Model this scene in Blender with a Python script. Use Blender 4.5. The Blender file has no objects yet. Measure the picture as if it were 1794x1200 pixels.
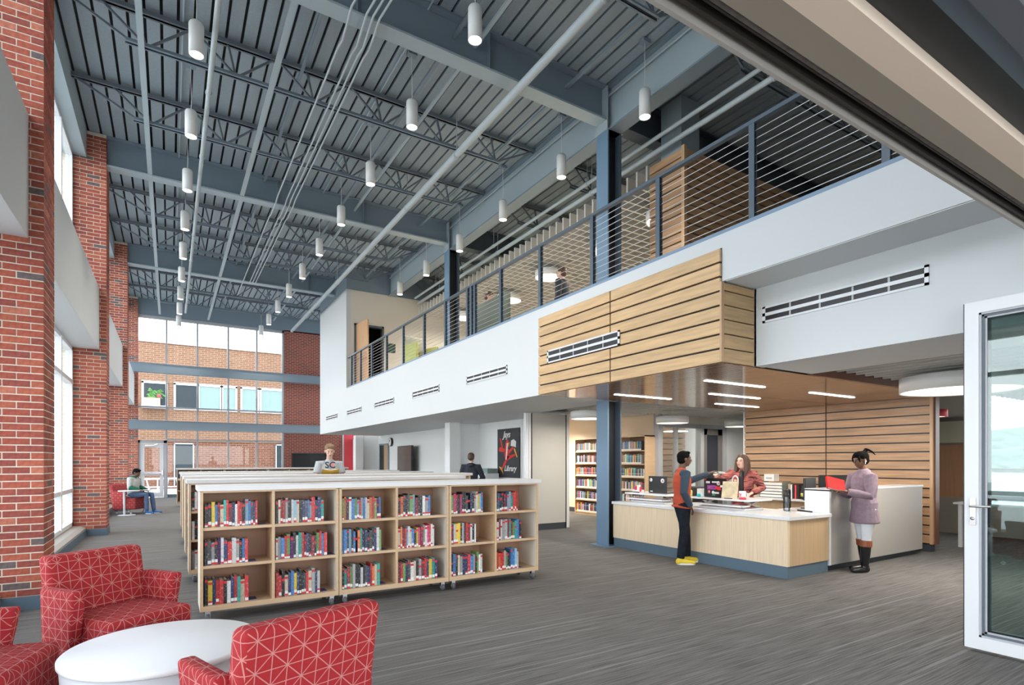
import bpy, bmesh, math, random
from mathutils import Vector, Matrix
R = random.Random(7)
C = bpy.context.scene.collection
sc = bpy.context.scene
# ---------------------------------------------------------------- camera, sky, exposure
H = 1.4
TH = math.radians(31.74)
cam_d = bpy.data.cameras.new('camera'); cam = bpy.data.objects.new('camera', cam_d); C.objects.link(cam)
cam.location = (0, 0, H); cam.rotation_euler = (math.pi/2, 0, -TH)
cam_d.sensor_width = 36; cam_d.lens = 969/1794*36; cam_d.shift_y = (808-600)/1794
cam_d.clip_start = .05; cam_d.clip_end = 400
sc.camera = cam
sc.view_settings.view_transform = 'Standard'; sc.view_settings.look = 'None'
sc.view_settings.gamma = 1; sc.view_settings.use_curve_mapping = False
sc.view_settings.exposure = 1.1
sc.cycles.use_denoising = True
sc.cycles.max_bounces = 10; sc.cycles.diffuse_bounces = 6; sc.cycles.transparent_max_bounces = 16
sc.cycles.caustics_reflective = False; sc.cycles.caustics_refractive = False
w = bpy.data.worlds.new('sky'); sc.world = w; w.use_nodes = True
nt = w.node_tree; nt.nodes.clear()
o_ = nt.nodes.new('ShaderNodeOutputWorld'); bg = nt.nodes.new('ShaderNodeBackground')
tc = nt.nodes.new('ShaderNodeTexCoord'); sx = nt.nodes.new('ShaderNodeSeparateXYZ'); cr = nt.nodes.new('ShaderNodeValToRGB')
nt.links.new(tc.outputs['Generated'], sx.inputs[0]); nt.links.new(sx.outputs['Z'], cr.inputs[0])
cr.color_ramp.elements[0].position = 0; cr.color_ramp.elements[0].color = (.95, .97, 1, 1)
cr.color_ramp.elements[1].position = .8; cr.color_ramp.elements[1].color = (.74, .85, 1, 1)
nt.links.new(cr.outputs[0], bg.inputs[0]); bg.inputs[1].default_value = 3.0
nt.links.new(bg.outputs[0], o_.inputs[0])

# ---------------------------------------------------------------- materials
MATS = {}
def nodes_of(m):
    return m.node_tree.nodes, m.node_tree.links
def mat(name, col, rough=.5, metal=0, spec=.5, emit=0, noise=0, nscale=8, bump=0, stretch=(1, 1, 1), vary=0, coat=0, coords='Object', ecol=None):
    if name in MATS: return MATS[name]
    m = bpy.data.materials.new(name); m.use_nodes = True; MATS[name] = m
    N, L = nodes_of(m); b = N['Principled BSDF']
    col = tuple(col)+(1,) if len(col) == 3 else col
    b.inputs['Base Color'].default_value = col; b.inputs['Roughness'].default_value = rough
    b.inputs['Metallic'].default_value = metal; b.inputs['Specular IOR Level'].default_value = spec
    b.inputs['Coat Weight'].default_value = coat; b.inputs['Coat Roughness'].default_value = .12
    if emit:
        b.inputs['Emission Color'].default_value = (ecol or col[:3])+(1,) if ecol else col
        b.inputs['Emission Strength'].default_value = emit
    last = None
    if noise or bump:
        t = N.new('ShaderNodeTexCoord'); mp = N.new('ShaderNodeMapping'); mp.inputs['Scale'].default_value = stretch
        n = N.new('ShaderNodeTexNoise'); n.inputs['Scale'].default_value = nscale; n.inputs['Detail'].default_value = 5
        L.new(t.outputs[coords], mp.inputs[0]); L.new(mp.outputs[0], n.inputs['Vector'])
        if noise:
            r = N.new('ShaderNodeMapRange'); r.inputs['From Min'].default_value = .3; r.inputs['From Max'].default_value = .7
            r.inputs['To Min'].default_value = 1-noise; r.inputs['To Max'].default_value = 1+noise
            L.new(n.outputs[0], r.inputs[0])
            mx = N.new('ShaderNodeMix'); mx.data_type = 'RGBA'; mx.blend_type = 'MULTIPLY'; mx.inputs[0].default_value = 1
            mx.inputs[6].default_value = col; L.new(r.outputs[0], mx.inputs[7]); last = mx.outputs[2]
        if bump:
            bp = N.new('ShaderNodeBump'); bp.inputs['Strength'].default_value = bump; bp.inputs['Distance'].default_value = .01
            L.new(n.outputs[0], bp.inputs['Height']); L.new(bp.outputs[0], b.inputs['Normal'])
    if vary:
        oi = N.new('ShaderNodeObjectInfo'); hs = N.new('ShaderNodeHueSaturation')
        r2 = N.new('ShaderNodeMapRange'); r2.inputs['To Min'].default_value = 1-vary; r2.inputs['To Max'].default_value = 1+vary
        L.new(oi.outputs['Random'], r2.inputs[0]); L.new(r2.outputs[0], hs.inputs['Value'])
        hs.inputs['Color'].default_value = col
        if last: L.new(last, hs.inputs['Color'])
        last = hs.outputs[0]
    if last: L.new(last, b.inputs['Base Color'])
    return m
def glass(name, tint=(1, 1, 1), refl=1.0, rough=.0):
    m = bpy.data.materials.new(name); m.use_nodes = True; MATS[name] = m
    N, L = nodes_of(m); N.remove(N['Principled BSDF'])
    t = N.new('ShaderNodeBsdfTransparent'); t.inputs[0].default_value = tuple(tint)+(1,)
    g = N.new('ShaderNodeBsdfGlossy'); g.inputs['Roughness'].default_value = rough
    f = N.new('ShaderNodeFresnel'); f.inputs[0].default_value = 1.5
    mu = N.new('ShaderNodeMath'); mu.operation = 'MULTIPLY'; mu.inputs[1].default_value = refl; mu.use_clamp = True
    x = N.new('ShaderNodeMixShader'); L.new(f.outputs[0], mu.inputs[0]); L.new(mu.outputs[0], x.inputs[0])
    L.new(t.outputs[0], x.inputs[1]); L.new(g.outputs[0], x.inputs[2]); L.new(x.outputs[0], N['Material Output'].inputs[0])
    return m
M = {}
M['white'] = mat('white_paint', (.63, .65, .66), .6)
M['white_lit'] = mat('white_paint_lit', (.84, .85, .84), .6)  # white paint lightened under the mezzanine in place of lamp light
M['cream'] = mat('cream_paint', (.72, .68, .6), .7)
M['warm'] = mat('warm_wall_paint', (.80, .66, .50), .7)
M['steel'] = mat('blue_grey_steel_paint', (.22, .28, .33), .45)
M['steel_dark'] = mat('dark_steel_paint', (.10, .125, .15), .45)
M['steel_light'] = mat('light_steel_paint', (.40, .48, .52), .45)
M['joist'] = mat('joist_grey_paint', (.16, .19, .22), .5)
M['deck'] = mat('roof_deck_grey', (.31, .37, .41), .55, noise=.06, nscale=30)
M['deckdark'] = mat('deck_groove_dark', (.03, .035, .04), .8)
M['pipe'] = mat('painted_pipe', (.48, .54, .57), .45)
M['rail'] = mat('rail_steel_blue', (.085, .115, .15), .4)
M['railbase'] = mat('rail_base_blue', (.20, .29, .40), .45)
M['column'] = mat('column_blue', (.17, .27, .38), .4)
M['cable'] = mat('stainless_cable', (.75, .75, .75), .3, metal=1)
M['chrome'] = mat('chrome', (.7, .7, .7), .2, metal=1)
M['alu'] = mat('white_aluminium', (.72, .73, .75), .35)
M['winframe'] = mat('window_frame_grey', (.42, .43, .45), .4)
M['whiteframe'] = mat('window_frame_white', (.85, .86, .88), .4)
M['black'] = mat('black_plastic', (.012, .012, .014), .4)
M['rubber'] = mat('black_rubber', (.02, .02, .02), .7)
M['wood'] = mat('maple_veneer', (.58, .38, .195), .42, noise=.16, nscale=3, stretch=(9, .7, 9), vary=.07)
M['woodx'] = mat('maple_veneer_across', (.52, .34, .17), .42, noise=.16, nscale=3, stretch=(.7, 9, 9), vary=.07)
M['woodwall'] = mat('cherry_veneer', (.42, .255, .145), .4, noise=.22, nscale=3, stretch=(9, .6, 9), vary=.12)
M['woodwallx'] = mat('cherry_veneer_across', (.45, .27, .15), .4, noise=.2, nscale=3, stretch=(.6, 9, 9), vary=.12)
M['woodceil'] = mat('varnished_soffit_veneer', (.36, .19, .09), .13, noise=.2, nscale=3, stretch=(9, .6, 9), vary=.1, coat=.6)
M['woodtrim'] = mat('wood_trim', (.52, .33, .19), .4, noise=.1, nscale=4, stretch=(9, 9, .6))
M['woodtrimd'] = mat('dark_wood_trim', (.16, .065, .035), .4)
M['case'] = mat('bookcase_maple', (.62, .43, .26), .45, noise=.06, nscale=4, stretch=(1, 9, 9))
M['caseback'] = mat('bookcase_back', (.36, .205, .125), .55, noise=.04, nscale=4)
M['caseside'] = mat('bookcase_side', (.78, .70, .58), .5)
M['casetop'] = mat('bookcase_white_top', (.74, .73, .72), .35)
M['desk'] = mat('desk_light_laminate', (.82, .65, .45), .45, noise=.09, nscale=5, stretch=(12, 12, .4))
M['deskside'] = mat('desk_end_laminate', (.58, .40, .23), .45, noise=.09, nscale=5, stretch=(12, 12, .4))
M['solid'] = mat('white_solid_surface', (.78, .79, .8), .18)
M['solidgrey'] = mat('pale_grey_laminate', (.42, .39, .36), .45)
M['tabletop'] = mat('matte_white_top', (.86, .86, .87), .5, spec=.25)
M['kick'] = mat('blue_grey_vinyl_base', (.11, .165, .215), .5)
M['kickd'] = mat('dark_vinyl_base', (.045, .055, .065), .5)
M['mortar'] = mat('mortar', (.74, .67, .55), .9, noise=.1, nscale=20)
M['glass'] = glass('clear_glass', (.97, .985, .98), .45)
M['doorglass'] = glass('tinted_door_glass', (.62, .74, .73), 2.2)
M['frost'] = mat('frosted_pane', (.22, .30, .28), .5, spec=.2)
M['lamp'] = mat('lamp_lens', (1, .97, .9), .5, emit=7, ecol=(1, .96, .88))
M['lens'] = mat('drum_lens', (1, .95, .85), .5, emit=1.0, ecol=(1, .92, .78))
M['linear'] = mat('linear_lens', (1, .97, .92), .5, emit=4, ecol=(1, .97, .92))
M['lampbody'] = mat('lamp_white_body', (.75, .75, .74), .4)
M['baffle'] = mat('felt_baffle', (.62, .60, .56), .9)
M['taupe'] = mat('taupe_paint', (.30, .25, .195), .6)
M['beige'] = mat('beige_paint', (.92, .74, .58), .6)
M['edge'] = mat('header_edge_paint', (.40, .36, .32), .6)
M['red'] = mat('red_panel', (.75, .06, .08), .5)
M['screen'] = mat('screen_glass', (.02, .02, .024), .12)
M['screenb'] = mat('brown_tv_screen', (.14, .105, .09), .18)
M['skin_d'] = mat('skin_dark_brown', (.13, .06, .035), .5)
M['skin_m'] = mat('skin_brown', (.17, .085, .05), .5)
M['skin_l'] = mat('skin_pale', (.68, .43, .33), .5)
M['lip'] = mat('lips', (.42, .14, .12), .5)
M['lip_d'] = mat('lips_dark', (.12, .05, .04), .5)
M['eyew'] = mat('eye_white', (.42, .40, .38), .5, spec=.2)
M['eyeb'] = mat('eye_iris', (.02, .015, .01), .2)
M['hair_k'] = mat('hair_black', (.006, .005, .005), .95, spec=.12, noise=.3, nscale=60, bump=.6)
M['hair_b'] = mat('hair_brown', (.085, .04, .025), .5, noise=.35, nscale=30, stretch=(8, 8, .8), bump=.4)
M['hair_s'] = mat('hair_light_brown', (.22, .13, .07), .6, noise=.3, nscale=50, bump=.4)
M['led'] = mat('paper_white', (.8, .8, .78), .7)
BR = []
for i, c in enumerate([(.40, .095, .058), (.44, .115, .068), (.35, .08, .052), (.29, .07, .052), (.50, .16, .10), (.15, .11, .11)]):
    BR.append(mat('brick_red_%s' % 'abcdef'[i], c, .85, noise=.22, nscale=28, bump=.5))
def brickpick(r):
    x = r.random()
    return 5 if x < .075 else 4 if x < .16 else 3 if x < .34 else int(x*50) % 3
# brick pattern for surfaces too far to build: outside facade and far wall
def brickmat(name, c1, c2, mor, sx_, axis='X'):
    m = bpy.data.materials.new(name); m.use_nodes = True; N, L = nodes_of(m); b = N['Principled BSDF']; b.inputs['Roughness'].default_value = .9
    t = N.new('ShaderNodeTexCoord'); s = N.new('ShaderNodeSeparateXYZ'); cb = N.new('ShaderNodeCombineXYZ'); L.new(t.outputs['Object'], s.inputs[0])
    L.new(s.outputs[axis], cb.inputs[0]); L.new(s.outputs['Z'], cb.inputs[1])
    k = N.new('ShaderNodeTexBrick'); L.new(cb.outputs[0], k.inputs['Vector']); k.inputs['Scale'].default_value = 1
    k.inputs['Brick Width'].default_value = .203*sx_; k.inputs['Row Height'].default_value = .0677*sx_; k.inputs['Mortar Size'].default_value = .006*sx_
    k.inputs['Color1'].default_value = c1+(1,); k.inputs['Color2'].default_value = c2+(1,); k.inputs['Mortar'].default_value = mor+(1,)
    L.new(k.outputs[0], b.inputs['Base Color']); return m
M['facade'] = brickmat('facade_brick', (.17, .075, .04), (.21, .10, .055), (.30, .24, .17), 1.6)
M['facadelow'] = brickmat('facade_brick_lower', (.13, .038, .02), (.17, .06, .032), (.26, .20, .14), 1.6)
M['farbrick'] = brickmat('far_wall_brick', (.36, .075, .05), (.25, .055, .045), (.50, .42, .34), 1)
# carpet: grey-brown with pale broken streaks along the pile direction
def carpet():
    m = bpy.data.materials.new('carpet'); m.use_nodes = True; N, L = nodes_of(m); b = N['Principled BSDF']; b.inputs['Roughness'].default_value = .95; b.inputs['Specular IOR Level'].default_value = .15
    t = N.new('ShaderNodeTexCoord')
    def nz(scale, st, det=4):
        mp = N.new('ShaderNodeMapping'); mp.inputs['Scale'].default_value = st; mp.inputs['Rotation'].default_value = (0, 0, 0)
        n = N.new('ShaderNodeTexNoise'); n.inputs['Scale'].default_value = scale; n.inputs['Detail'].default_value = det
        L.new(t.outputs['Object'], mp.inputs[0]); L.new(mp.outputs[0], n.inputs['Vector']); return n.outputs[0]
    a = nz(1, (2.2, 95, 1), 4); c = nz(1, (.28, 34, 1), 1); d = nz(160, (1, 1, 1), 2)
    r1 = N.new('ShaderNodeValToRGB'); r1.color_ramp.elements[0].position = .3; r1.color_ramp.elements[1].position = .72
    r1.color_ramp.elements[0].color = (.095, .088, .082, 1); r1.color_ramp.elements[1].color = (.225, .215, .205, 1); L.new(a, r1.inputs[0])
    r2 = N.new('ShaderNodeValToRGB'); r2.color_ramp.elements[0].position = .63; r2.color_ramp.elements[1].position = .68
    r2.color_ramp.elements[0].color = (0, 0, 0, 1); r2.color_ramp.elements[1].color = (1, 1, 1, 1); L.new(c, r2.inputs[0])
    mx = N.new('ShaderNodeMix'); mx.data_type = 'RGBA'; mul = N.new('ShaderNodeMath'); mul.operation = 'MULTIPLY'; mul.inputs[1].default_value = .45
    L.new(r2.outputs[0], mul.inputs[0]); L.new(mul.outputs[0], mx.inputs[0]); L.new(r1.outputs[0], mx.inputs[6]); mx.inputs[7].default_value = (.33, .325, .315, 1)
    m2 = N.new('ShaderNodeMix'); m2.data_type = 'RGBA'; m2.blend_type = 'OVERLAY'; m2.inputs[0].default_value = .35
    L.new(mx.outputs[2], m2.inputs[6]); L.new(d, m2.inputs[7]); L.new(m2.outputs[2], b.inputs['Base Color'])
    bp = N.new('ShaderNodeBump'); bp.inputs['Strength'].default_value = .4; bp.inputs['Distance'].default_value = .004; L.new(d, bp.inputs['Height']); L.new(bp.outputs[0], b.inputs['Normal'])
    return m
M['carpet'] = carpet()
def math_(N, L, op, a, b=None, c=None):
    n = N.new('ShaderNodeMath'); n.operation = op
    for i, x in enumerate((a, b, c)):
        if x is None: continue
        if isinstance(x, (int, float)): n.inputs[i].default_value = x
        else: L.new(x, n.inputs[i])
    return n.outputs[0]
# woven star lattice on red upholstery (lines crossing at 8-ray stars), read from the cushion's own UV map in metres
def starfabric(name, base, line, p, wd):
    m = bpy.data.materials.new(name); m.use_nodes = True; N, L = nodes_of(m); b = N['Principled BSDF']; b.inputs['Roughness'].default_value = .85
    uv = N.new('ShaderNodeUVMap'); s = N.new('ShaderNodeSeparateXYZ'); L.new(uv.outputs[0], s.inputs[0])
    def ln(x, w_):
        f = math_(N, L, 'FRACT', x); f = math_(N, L, 'SUBTRACT', f, .5); f = math_(N, L, 'ABSOLUTE', f)
        return math_(N, L, 'GREATER_THAN', f, .5-w_)
    U = math_(N, L, 'DIVIDE', s.outputs[0], p); V = math_(N, L, 'DIVIDE', s.outputs[1], p)
    U2 = math_(N, L, 'MULTIPLY', U, 2.); V2 = math_(N, L, 'MULTIPLY', V, 2.)
    ls = [ln(U2, wd*2), ln(V2, wd*2), ln(math_(N, L, 'ADD', U, V), wd*1.41), ln(math_(N, L, 'SUBTRACT', U, V), wd*1.41)]
    t = ls[0]
    for x in ls[1:]: t = math_(N, L, 'MAXIMUM', t, x)
    mx = N.new('ShaderNodeMix'); mx.data_type = 'RGBA'; L.new(t, mx.inputs[0]); mx.inputs[6].default_value = base+(1,); mx.inputs[7].default_value = line+(1,)
    L.new(mx.outputs[2], b.inputs['Base Color'])
    n = N.new('ShaderNodeTexNoise'); n.inputs['Scale'].default_value = 900; L.new(uv.outputs[0], n.inputs['Vector'])
    bp = N.new('ShaderNodeBump'); bp.inputs['Strength'].default_value = .3; bp.inputs['Distance'].default_value = .002; L.new(n.outputs[0], bp.inputs['Height']); L.new(bp.outputs[0], b.inputs['Normal'])
    return m
M['star'] = starfabric('red_star_fabric', (.32, .010, .014), (.50, .19, .17), .125, .016)
M['green_weave'] = starfabric('olive_weave', (.42, .43, .33), (.10, .12, .10), .045, .16)
M['yellow'] = mat('yellow_green_vinyl', (.55, .56, .16), .5)

# ---------------------------------------------------------------- mesh helpers
class MB:
    def __init__(s): s.v = []; s.f = []; s.m = []; s.sm = []
    def add(s, vs, fs, mi=0, smooth=False):
        o = len(s.v); s.v += [tuple(v) for v in vs]; s.f += [tuple(o+i for i in f) for f in fs]; s.m += [mi]*len(fs); s.sm += [smooth]*len(fs); return s
    def box(s, x0, y0, z0, x1, y1, z1, mi=0):
        if x0 > x1: x0, x1 = x1, x0
        if y0 > y1: y0, y1 = y1, y0
        if z0 > z1: z0, z1 = z1, z0
        return s.add([(x, y, z) for z in (z0, z1) for x, y in ((x0, y0), (x1, y0), (x1, y1), (x0, y1))],
            [(0, 3, 2, 1), (4, 5, 6, 7), (0, 1, 5, 4), (1, 2, 6, 5), (2, 3, 7, 6), (3, 0, 4, 7)], mi)
    def bar(s, a, b, w_, h_=None, mi=0, up=(0, 0, 1)):
        a = Vector(a); b = Vector(b); t = (b-a).normalized(); h_ = h_ or w_; u = Vector(up)
        if abs(t.dot(u)) > .98: u = Vector((1, 0, 0))
        r = t.cross(u).normalized()*w_/2; q = r.normalized().cross(t).normalized()*h_/2
        vs = [p+i*r+j*q for p in (a, b) for i, j in ((-1, -1), (1, -1), (1, 1), (-1, 1))]
        return s.add(vs, [(0, 1, 2, 3), (7, 6, 5, 4), (0, 4, 5, 1), (1, 5, 6, 2), (2, 6, 7, 3), (3, 7, 4, 0)], mi)
    def tube(s, pts, r, n=10, mi=0, caps=True, smooth=True):
        P = [Vector(p) for p in pts]; rs = r if isinstance(r, (list, tuple)) else [r]*len(P); rings = []
        u = None
        for i, p in enumerate(P):
            t = (P[min(i+1, len(P)-1)]-P[max(i-1, 0)]).normalized()
            if u is None:
                u = t.orthogonal().normalized()
            u = (u-t*u.dot(t)).normalized(); q = t.cross(u)
            rings.append([p+rs[i]*(math.cos(2*math.pi*k/n)*u+math.sin(2*math.pi*k/n)*q) for k in range(n)])
        vs = [v for g in rings for v in g]; fs = []
        for i in range(len(P)-1):
            for k in range(n):
                fs.append((i*n+k, i*n+(k+1) % n, (i+1)*n+(k+1) % n, (i+1)*n+k))
        s.add(vs, fs, mi, smooth)
        if caps: s.add(rings[0], [tuple(range(n-1, -1, -1))], mi); s.add(rings[-1], [tuple(range(n))], mi)
        return s
    def lathe(s, prof, c=(0, 0, 0), n=24, mi=0, smooth=True, axis='z'):
        vs = []
        for r, z in prof:
            for k in range(n):
                a = 2*math.pi*k/n; p = (r*math.cos(a), r*math.sin(a), z)
                if axis == 'x': p = (p[2], p[0], p[1])
                if axis == 'y': p = (p[0], -p[2], p[1])
                vs.append((c[0]+p[0], c[1]+p[1], c[2]+p[2]))
        fs = []
        for i in range(len(prof)-1):
            for k in range(n): fs.append((i*n+k, i*n+(k+1) % n, (i+1)*n+(k+1) % n, (i+1)*n+k))
        if min(r for r, z in prof) > 1e-5: fs += [tuple(range(n-1, -1, -1)), tuple(range((len(prof)-1)*n, len(prof)*n))]
        return s.add(vs, fs, mi, smooth)
    def ball(s, c, r, n=12, mi=0):
        rx, ry, rz = r if isinstance(r, (tuple, list)) else (r, r, r); vs = []; m_ = n//2
        for i in range(m_+1):
            a = math.pi*(i/m_)
            for k in range(n): b = 2*math.pi*k/n; vs.append((c[0]+rx*math.sin(a)*math.cos(b), c[1]+ry*math.sin(a)*math.sin(b), c[2]-rz*math.cos(a)))
        return s.add(vs, [(i*n+k, i*n+(k+1) % n, (i+1)*n+(k+1) % n, (i+1)*n+k) for i in range(m_) for k in range(n)], mi, True)
    def prism(s, poly, y0, y1, plane='xz', mi=0):
        n = len(poly)
        def P(a, b, y): return {'xz': (a, y, b), 'yz': (y, a, b), 'xy': (a, b, y)}[plane]
        vs = [P(a, b, y0) for a, b in poly]+[P(a, b, y1) for a, b in poly]
        return s.add(vs, [tuple(range(n)), tuple(range(2*n-1, n-1, -1))]+[(i, i+n, (i+1) % n+n, (i+1) % n) for i in range(n)], mi)
    def mesh(s, name, mats, off=(0, 0, 0)):
        me = bpy.data.meshes.new(name); me.from_pydata([(v[0]-off[0], v[1]-off[1], v[2]-off[2]) for v in s.v], [], s.f)
        for m in (mats if isinstance(mats, (list, tuple)) else [mats]): me.materials.append(m)
        me.polygons.foreach_set('material_index', s.m); me.polygons.foreach_set('use_smooth', s.sm)
        bm = bmesh.new(); bm.from_mesh(me); bmesh.ops.recalc_face_normals(bm, faces=bm.faces); bm.to_mesh(me); bm.free(); me.update()
        return me
    def build(s, name, mats, parent=None, w=False, bev=0, off=None):
        o3 = off or (0, 0, 0)
        if w and parent is not None:
            p = parent; o3 = Vector((0, 0, 0))
            while p is not None: o3 += p.location; p = p.parent
        ob = bpy.data.objects.new(name, s.mesh(name, mats, o3)); C.objects.link(ob)
        if off: ob.location = off
        if parent is not None: ob.parent = parent
        if bev:
            b = ob.modifiers.new('bevel', 'BEVEL'); b.width = bev; b.segments = 2; b.limit_method = 'ANGLE'
        return ob
def tag(o, label=None, cat=None, group=None, kind=None):
    if label: o['label'] = label
    if cat: o['category'] = cat
    if group: o['group'] = group
    if kind: o['kind'] = kind
    return o
def thing(name, label, cat, loc=(0, 0, 0), rz=0, group=None):
    o = bpy.data.objects.new(name, None); C.objects.link(o); o.empty_display_size = .1
    o.location = loc; o.rotation_euler = (0, 0, rz); return tag(o, label, cat, group)
def struct(name, loc=(0, 0, 0)):
    o = bpy.data.objects.new(name, None); C.objects.link(o); o.location = loc; o['kind'] = 'structure'; return o
def sobj(name, mb, m, **k):
    o = mb.build(name, m, **k); o['kind'] = 'structure'; return o
def B(*a): return MB().box(*a)
def copy_tree(o, parent=None):
    c = o.copy(); C.objects.link(c)
    if parent is not None: c.parent = parent
    for ch in o.children: copy_tree(ch, c)
    return c
# padded cushion: bevelled, optionally sheared block with metre-scaled UVs
def pad(name, m, parent, x0, y0, z0, x1, y1, z1, bev=.03, shear=None, seg=3):
    bm = bmesh.new(); bmesh.ops.create_cube(bm, size=1)
    for v in bm.verts: v.co = Vector(((x0+x1)/2+v.co.x*(x1-x0), (y0+y1)/2+v.co.y*(y1-y0), (z0+z1)/2+v.co.z*(z1-z0)))
    if shear:
        for v in bm.verts: v.co = Vector(shear(*v.co))
    bmesh.ops.bevel(bm, geom=list(bm.edges), offset=bev, segments=seg, profile=.5, affect='EDGES')
    uv = bm.loops.layers.uv.new('uv')
    for f in bm.faces:
        n = f.normal; a = [abs(n.x), abs(n.y), abs(n.z)]; k = a.index(max(a)); f.smooth = True
        for l in f.loops:
            c = l.vert.co; l[uv].uv = (c.y, c.z) if k == 0 else (c.x, c.z) if k == 1 else (c.x, c.y)
    me = bpy.data.meshes.new(name); bm.to_mesh(me); bm.free(); me.materials.append(m)
    ob = bpy.data.objects.new(name, me); C.objects.link(ob); ob.parent = parent; return ob
def text_(name, body, m, parent, loc, rot, size, ext=.002, font_shear=0, w=False):
    cu = bpy.data.curves.new(name, 'FONT'); cu.body = body; cu.size = size; cu.extrude = ext; cu.align_x = 'CENTER'; cu.align_y = 'CENTER'; cu.shear = font_shear
    cu.offset = size*.02; cu.resolution_u = 3
    t = bpy.data.objects.new(name+'_tmp', cu); C.objects.link(t)
    bpy.context.view_layer.update(); dg = bpy.context.evaluated_depsgraph_get()
    me = bpy.data.meshes.new_from_object(t.evaluated_get(dg)); bpy.data.objects.remove(t); bpy.data.curves.remove(cu)
    me.materials.clear(); me.materials.append(m)
    ob = bpy.data.objects.new(name, me); C.objects.link(ob)
    loc = Vector(loc)
    if w and parent is not None: loc = loc-parent.location
    ob.location = loc; ob.rotation_euler = rot
    if parent is not None: ob.parent = parent
    return ob
# ================================================================ SETTING
sobj('floor', B(-1.7, -3, -.12, 13.2, 25.3, 0), M['carpet'])
sobj('ground_outside', B(-40, -30, -.5, 90, 80, -.13), mat('concrete_paving', (.55, .54, .5), .9, noise=.1, nscale=2))
# roof deck: every trough pan a piece
ceil = struct('ceiling', (0, 0, 7.58))
B(-1.7, .9, 7.64, 13.2, 25.4, 7.8).build('deck_backing', M['deckdark'], ceil, w=True)
dk = B(-.081, 1, 7.58, .081, 25.3, 7.63).mesh('deck_panel', M['deck'], (0, 0, 7.58))
for i in range(74):
    o = bpy.data.objects.new('deck_panel', dk); C.objects.link(o); o.parent = ceil; o.location = (-1.6+i*.2, 0, 0)
# left wall, bay by bay
wl = struct('wall_left', (-1.6, 0, 0)); bl = struct('baseboard_left', (-1.3, 0, 0))
PY_ = [.76, 6.82, 12.94, 19.02, 25.08]; PD = .56
bays = [(-3, 6.82), (7.38, 12.94), (13.5, 19.02), (19.58, 25.08)]
nwin = 0
for y0, y1 in bays:
    B(-1.75, y0, 3.5, -1.13, y1, 4.66).build('spandrel_box', M['white'], wl, w=True, bev=.004)
    B(-1.75, y0, 7.07, -1.32, y1, 7.58).build('window_header', M['steel_light'], wl, w=True)
    MB().prism([(-1.75, 0), (-1.33, 0), (-1.33, .16), (-1.4, .19), (-1.75, .21)], y0, y1).build('window_curb', M['solidgrey'], wl, w=True)
    B(-1.33, y0, .0, -1.318, y1, .13).build('base_strip', M['kick'], bl, w=True)
    for z0, z1, tr in ((.21, 3.5, (.87, 2.85)), (4.66, 7.07, ())):
        nwin += 1
        wn = struct('window_%d' % nwin, (-1.58, y0, z0))
        f = MB(); X0, X1 = -1.62, -1.52
        f.box(X0, y0, z0, X1, y0+.07, z1).box(X0, y1-.09, z0, X1, y1, z1).box(X0, y0, z0, X1, y1, z0+.07).box(X0, y0, z1-.07, X1, y1, z1)
        f.build('frame', M['whiteframe'], wn, w=True)
        n = round((y1-y0)/1.4)
        ys = [y0+(y1-y0)*k/n for k in range(n+1)]
        for k in range(1, n): B(X0, ys[k]-.035, z0+.05, X1+.02, ys[k]+.035, z1-.05).build('mullion', M['whiteframe'], wn, w=True)
        for t in tr: B(X0, y0+.05, t-.035, X1+.01, y1-.05, t+.035).build('transom', M['whiteframe'], wn, w=True)
        for k in range(n): B(-1.575, ys[k]+.02, z0+.03, -1.565, ys[k+1]-.02, z1-.03).build('pane', M['glass'], wn, w=True)
# brick pillars
def bricks_for(px1, py0, pd, z0, z1):
    """running bond: front face (-Y) and room face (+X) round the corner px1, py0"""
    out = []; i = 0; z = z0; j = .0095
    while z+.057 < z1:
        a = (i % 2 == 0)
        x = px1
        ln = .194 if a else .092
        out.append((x-ln, py0, z, x, py0+(.092 if a else .194)))
        x -= ln+j
        while x > px1-.52: out.append((max(x-.194, px1-.54), py0, z, x, py0+.092)); x -= .2035
        y = py0+(.092 if a else .194)+j
        while y < py0+pd-.02: out.append((px1-.092, y, z, px1, min(y+.194, py0+pd))); y += .2035
        z += .0677; i += 1
    return out
def brickmesh(bs, rr):
    mb = MB()
    for x0, y0, z, x1, y1 in bs: mb.box(x0, y0, z, x1, y1, z+.057, mi=brickpick(rr))
    return mb
pl = ['nearest red brick pillar behind the red armchairs', 'second red brick pillar along the window wall, with a blue base', 'third brick pillar, beside the seated reader with the round side table', 'farthest brick pillar, in the corner by the far glass door']
shared = {}
for n_, y0 in enumerate(PY_[1:]):
    z1 = 7.57 if n_ else 7.57
    p = thing('brick_pillar', pl[n_], 'pillar', (-1.3, y0+.28, 0), group='brick pillars along the window wall')
    B(-1.7, y0+.003, 0, -1.023, y0+PD-.004, z1).build('mortar_core', M['mortar'], p, w=True)
    B(-1.6, y0-.012, 0, -1.008, y0+PD+.01, .13).build('pillar_base', M['kick'], p, w=True)
    bs = bricks_for(-1.02, y0, PD, .135, z1); rr = random.Random(n_+3)
    lim = 300 if n_ < 2 else 0
    for x0, yy, z, x1, y1 in bs[:lim]:
        k = brickpick(rr); d = (round(x1-x0, 3), round(y1-yy, 3), k)
        if d not in shared:
            mb = B(0, 0, 0, d[0], d[1], .057); shared[d] = mb.mesh('brick', BR[k])
        o = bpy.data.objects.new('brick', shared[d]); C.objects.link(o); o.parent = p
        o.location = (x0+1.3+rr.uniform(-.001, .0015), yy-(y0+.28)+rr.uniform(-.0015, .001), z)
    if bs[lim:]: tag(brickmesh(bs[lim:], rr).build('upper_bricks' if lim else 'bricks', BR, p, w=True), kind='stuff')
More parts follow.
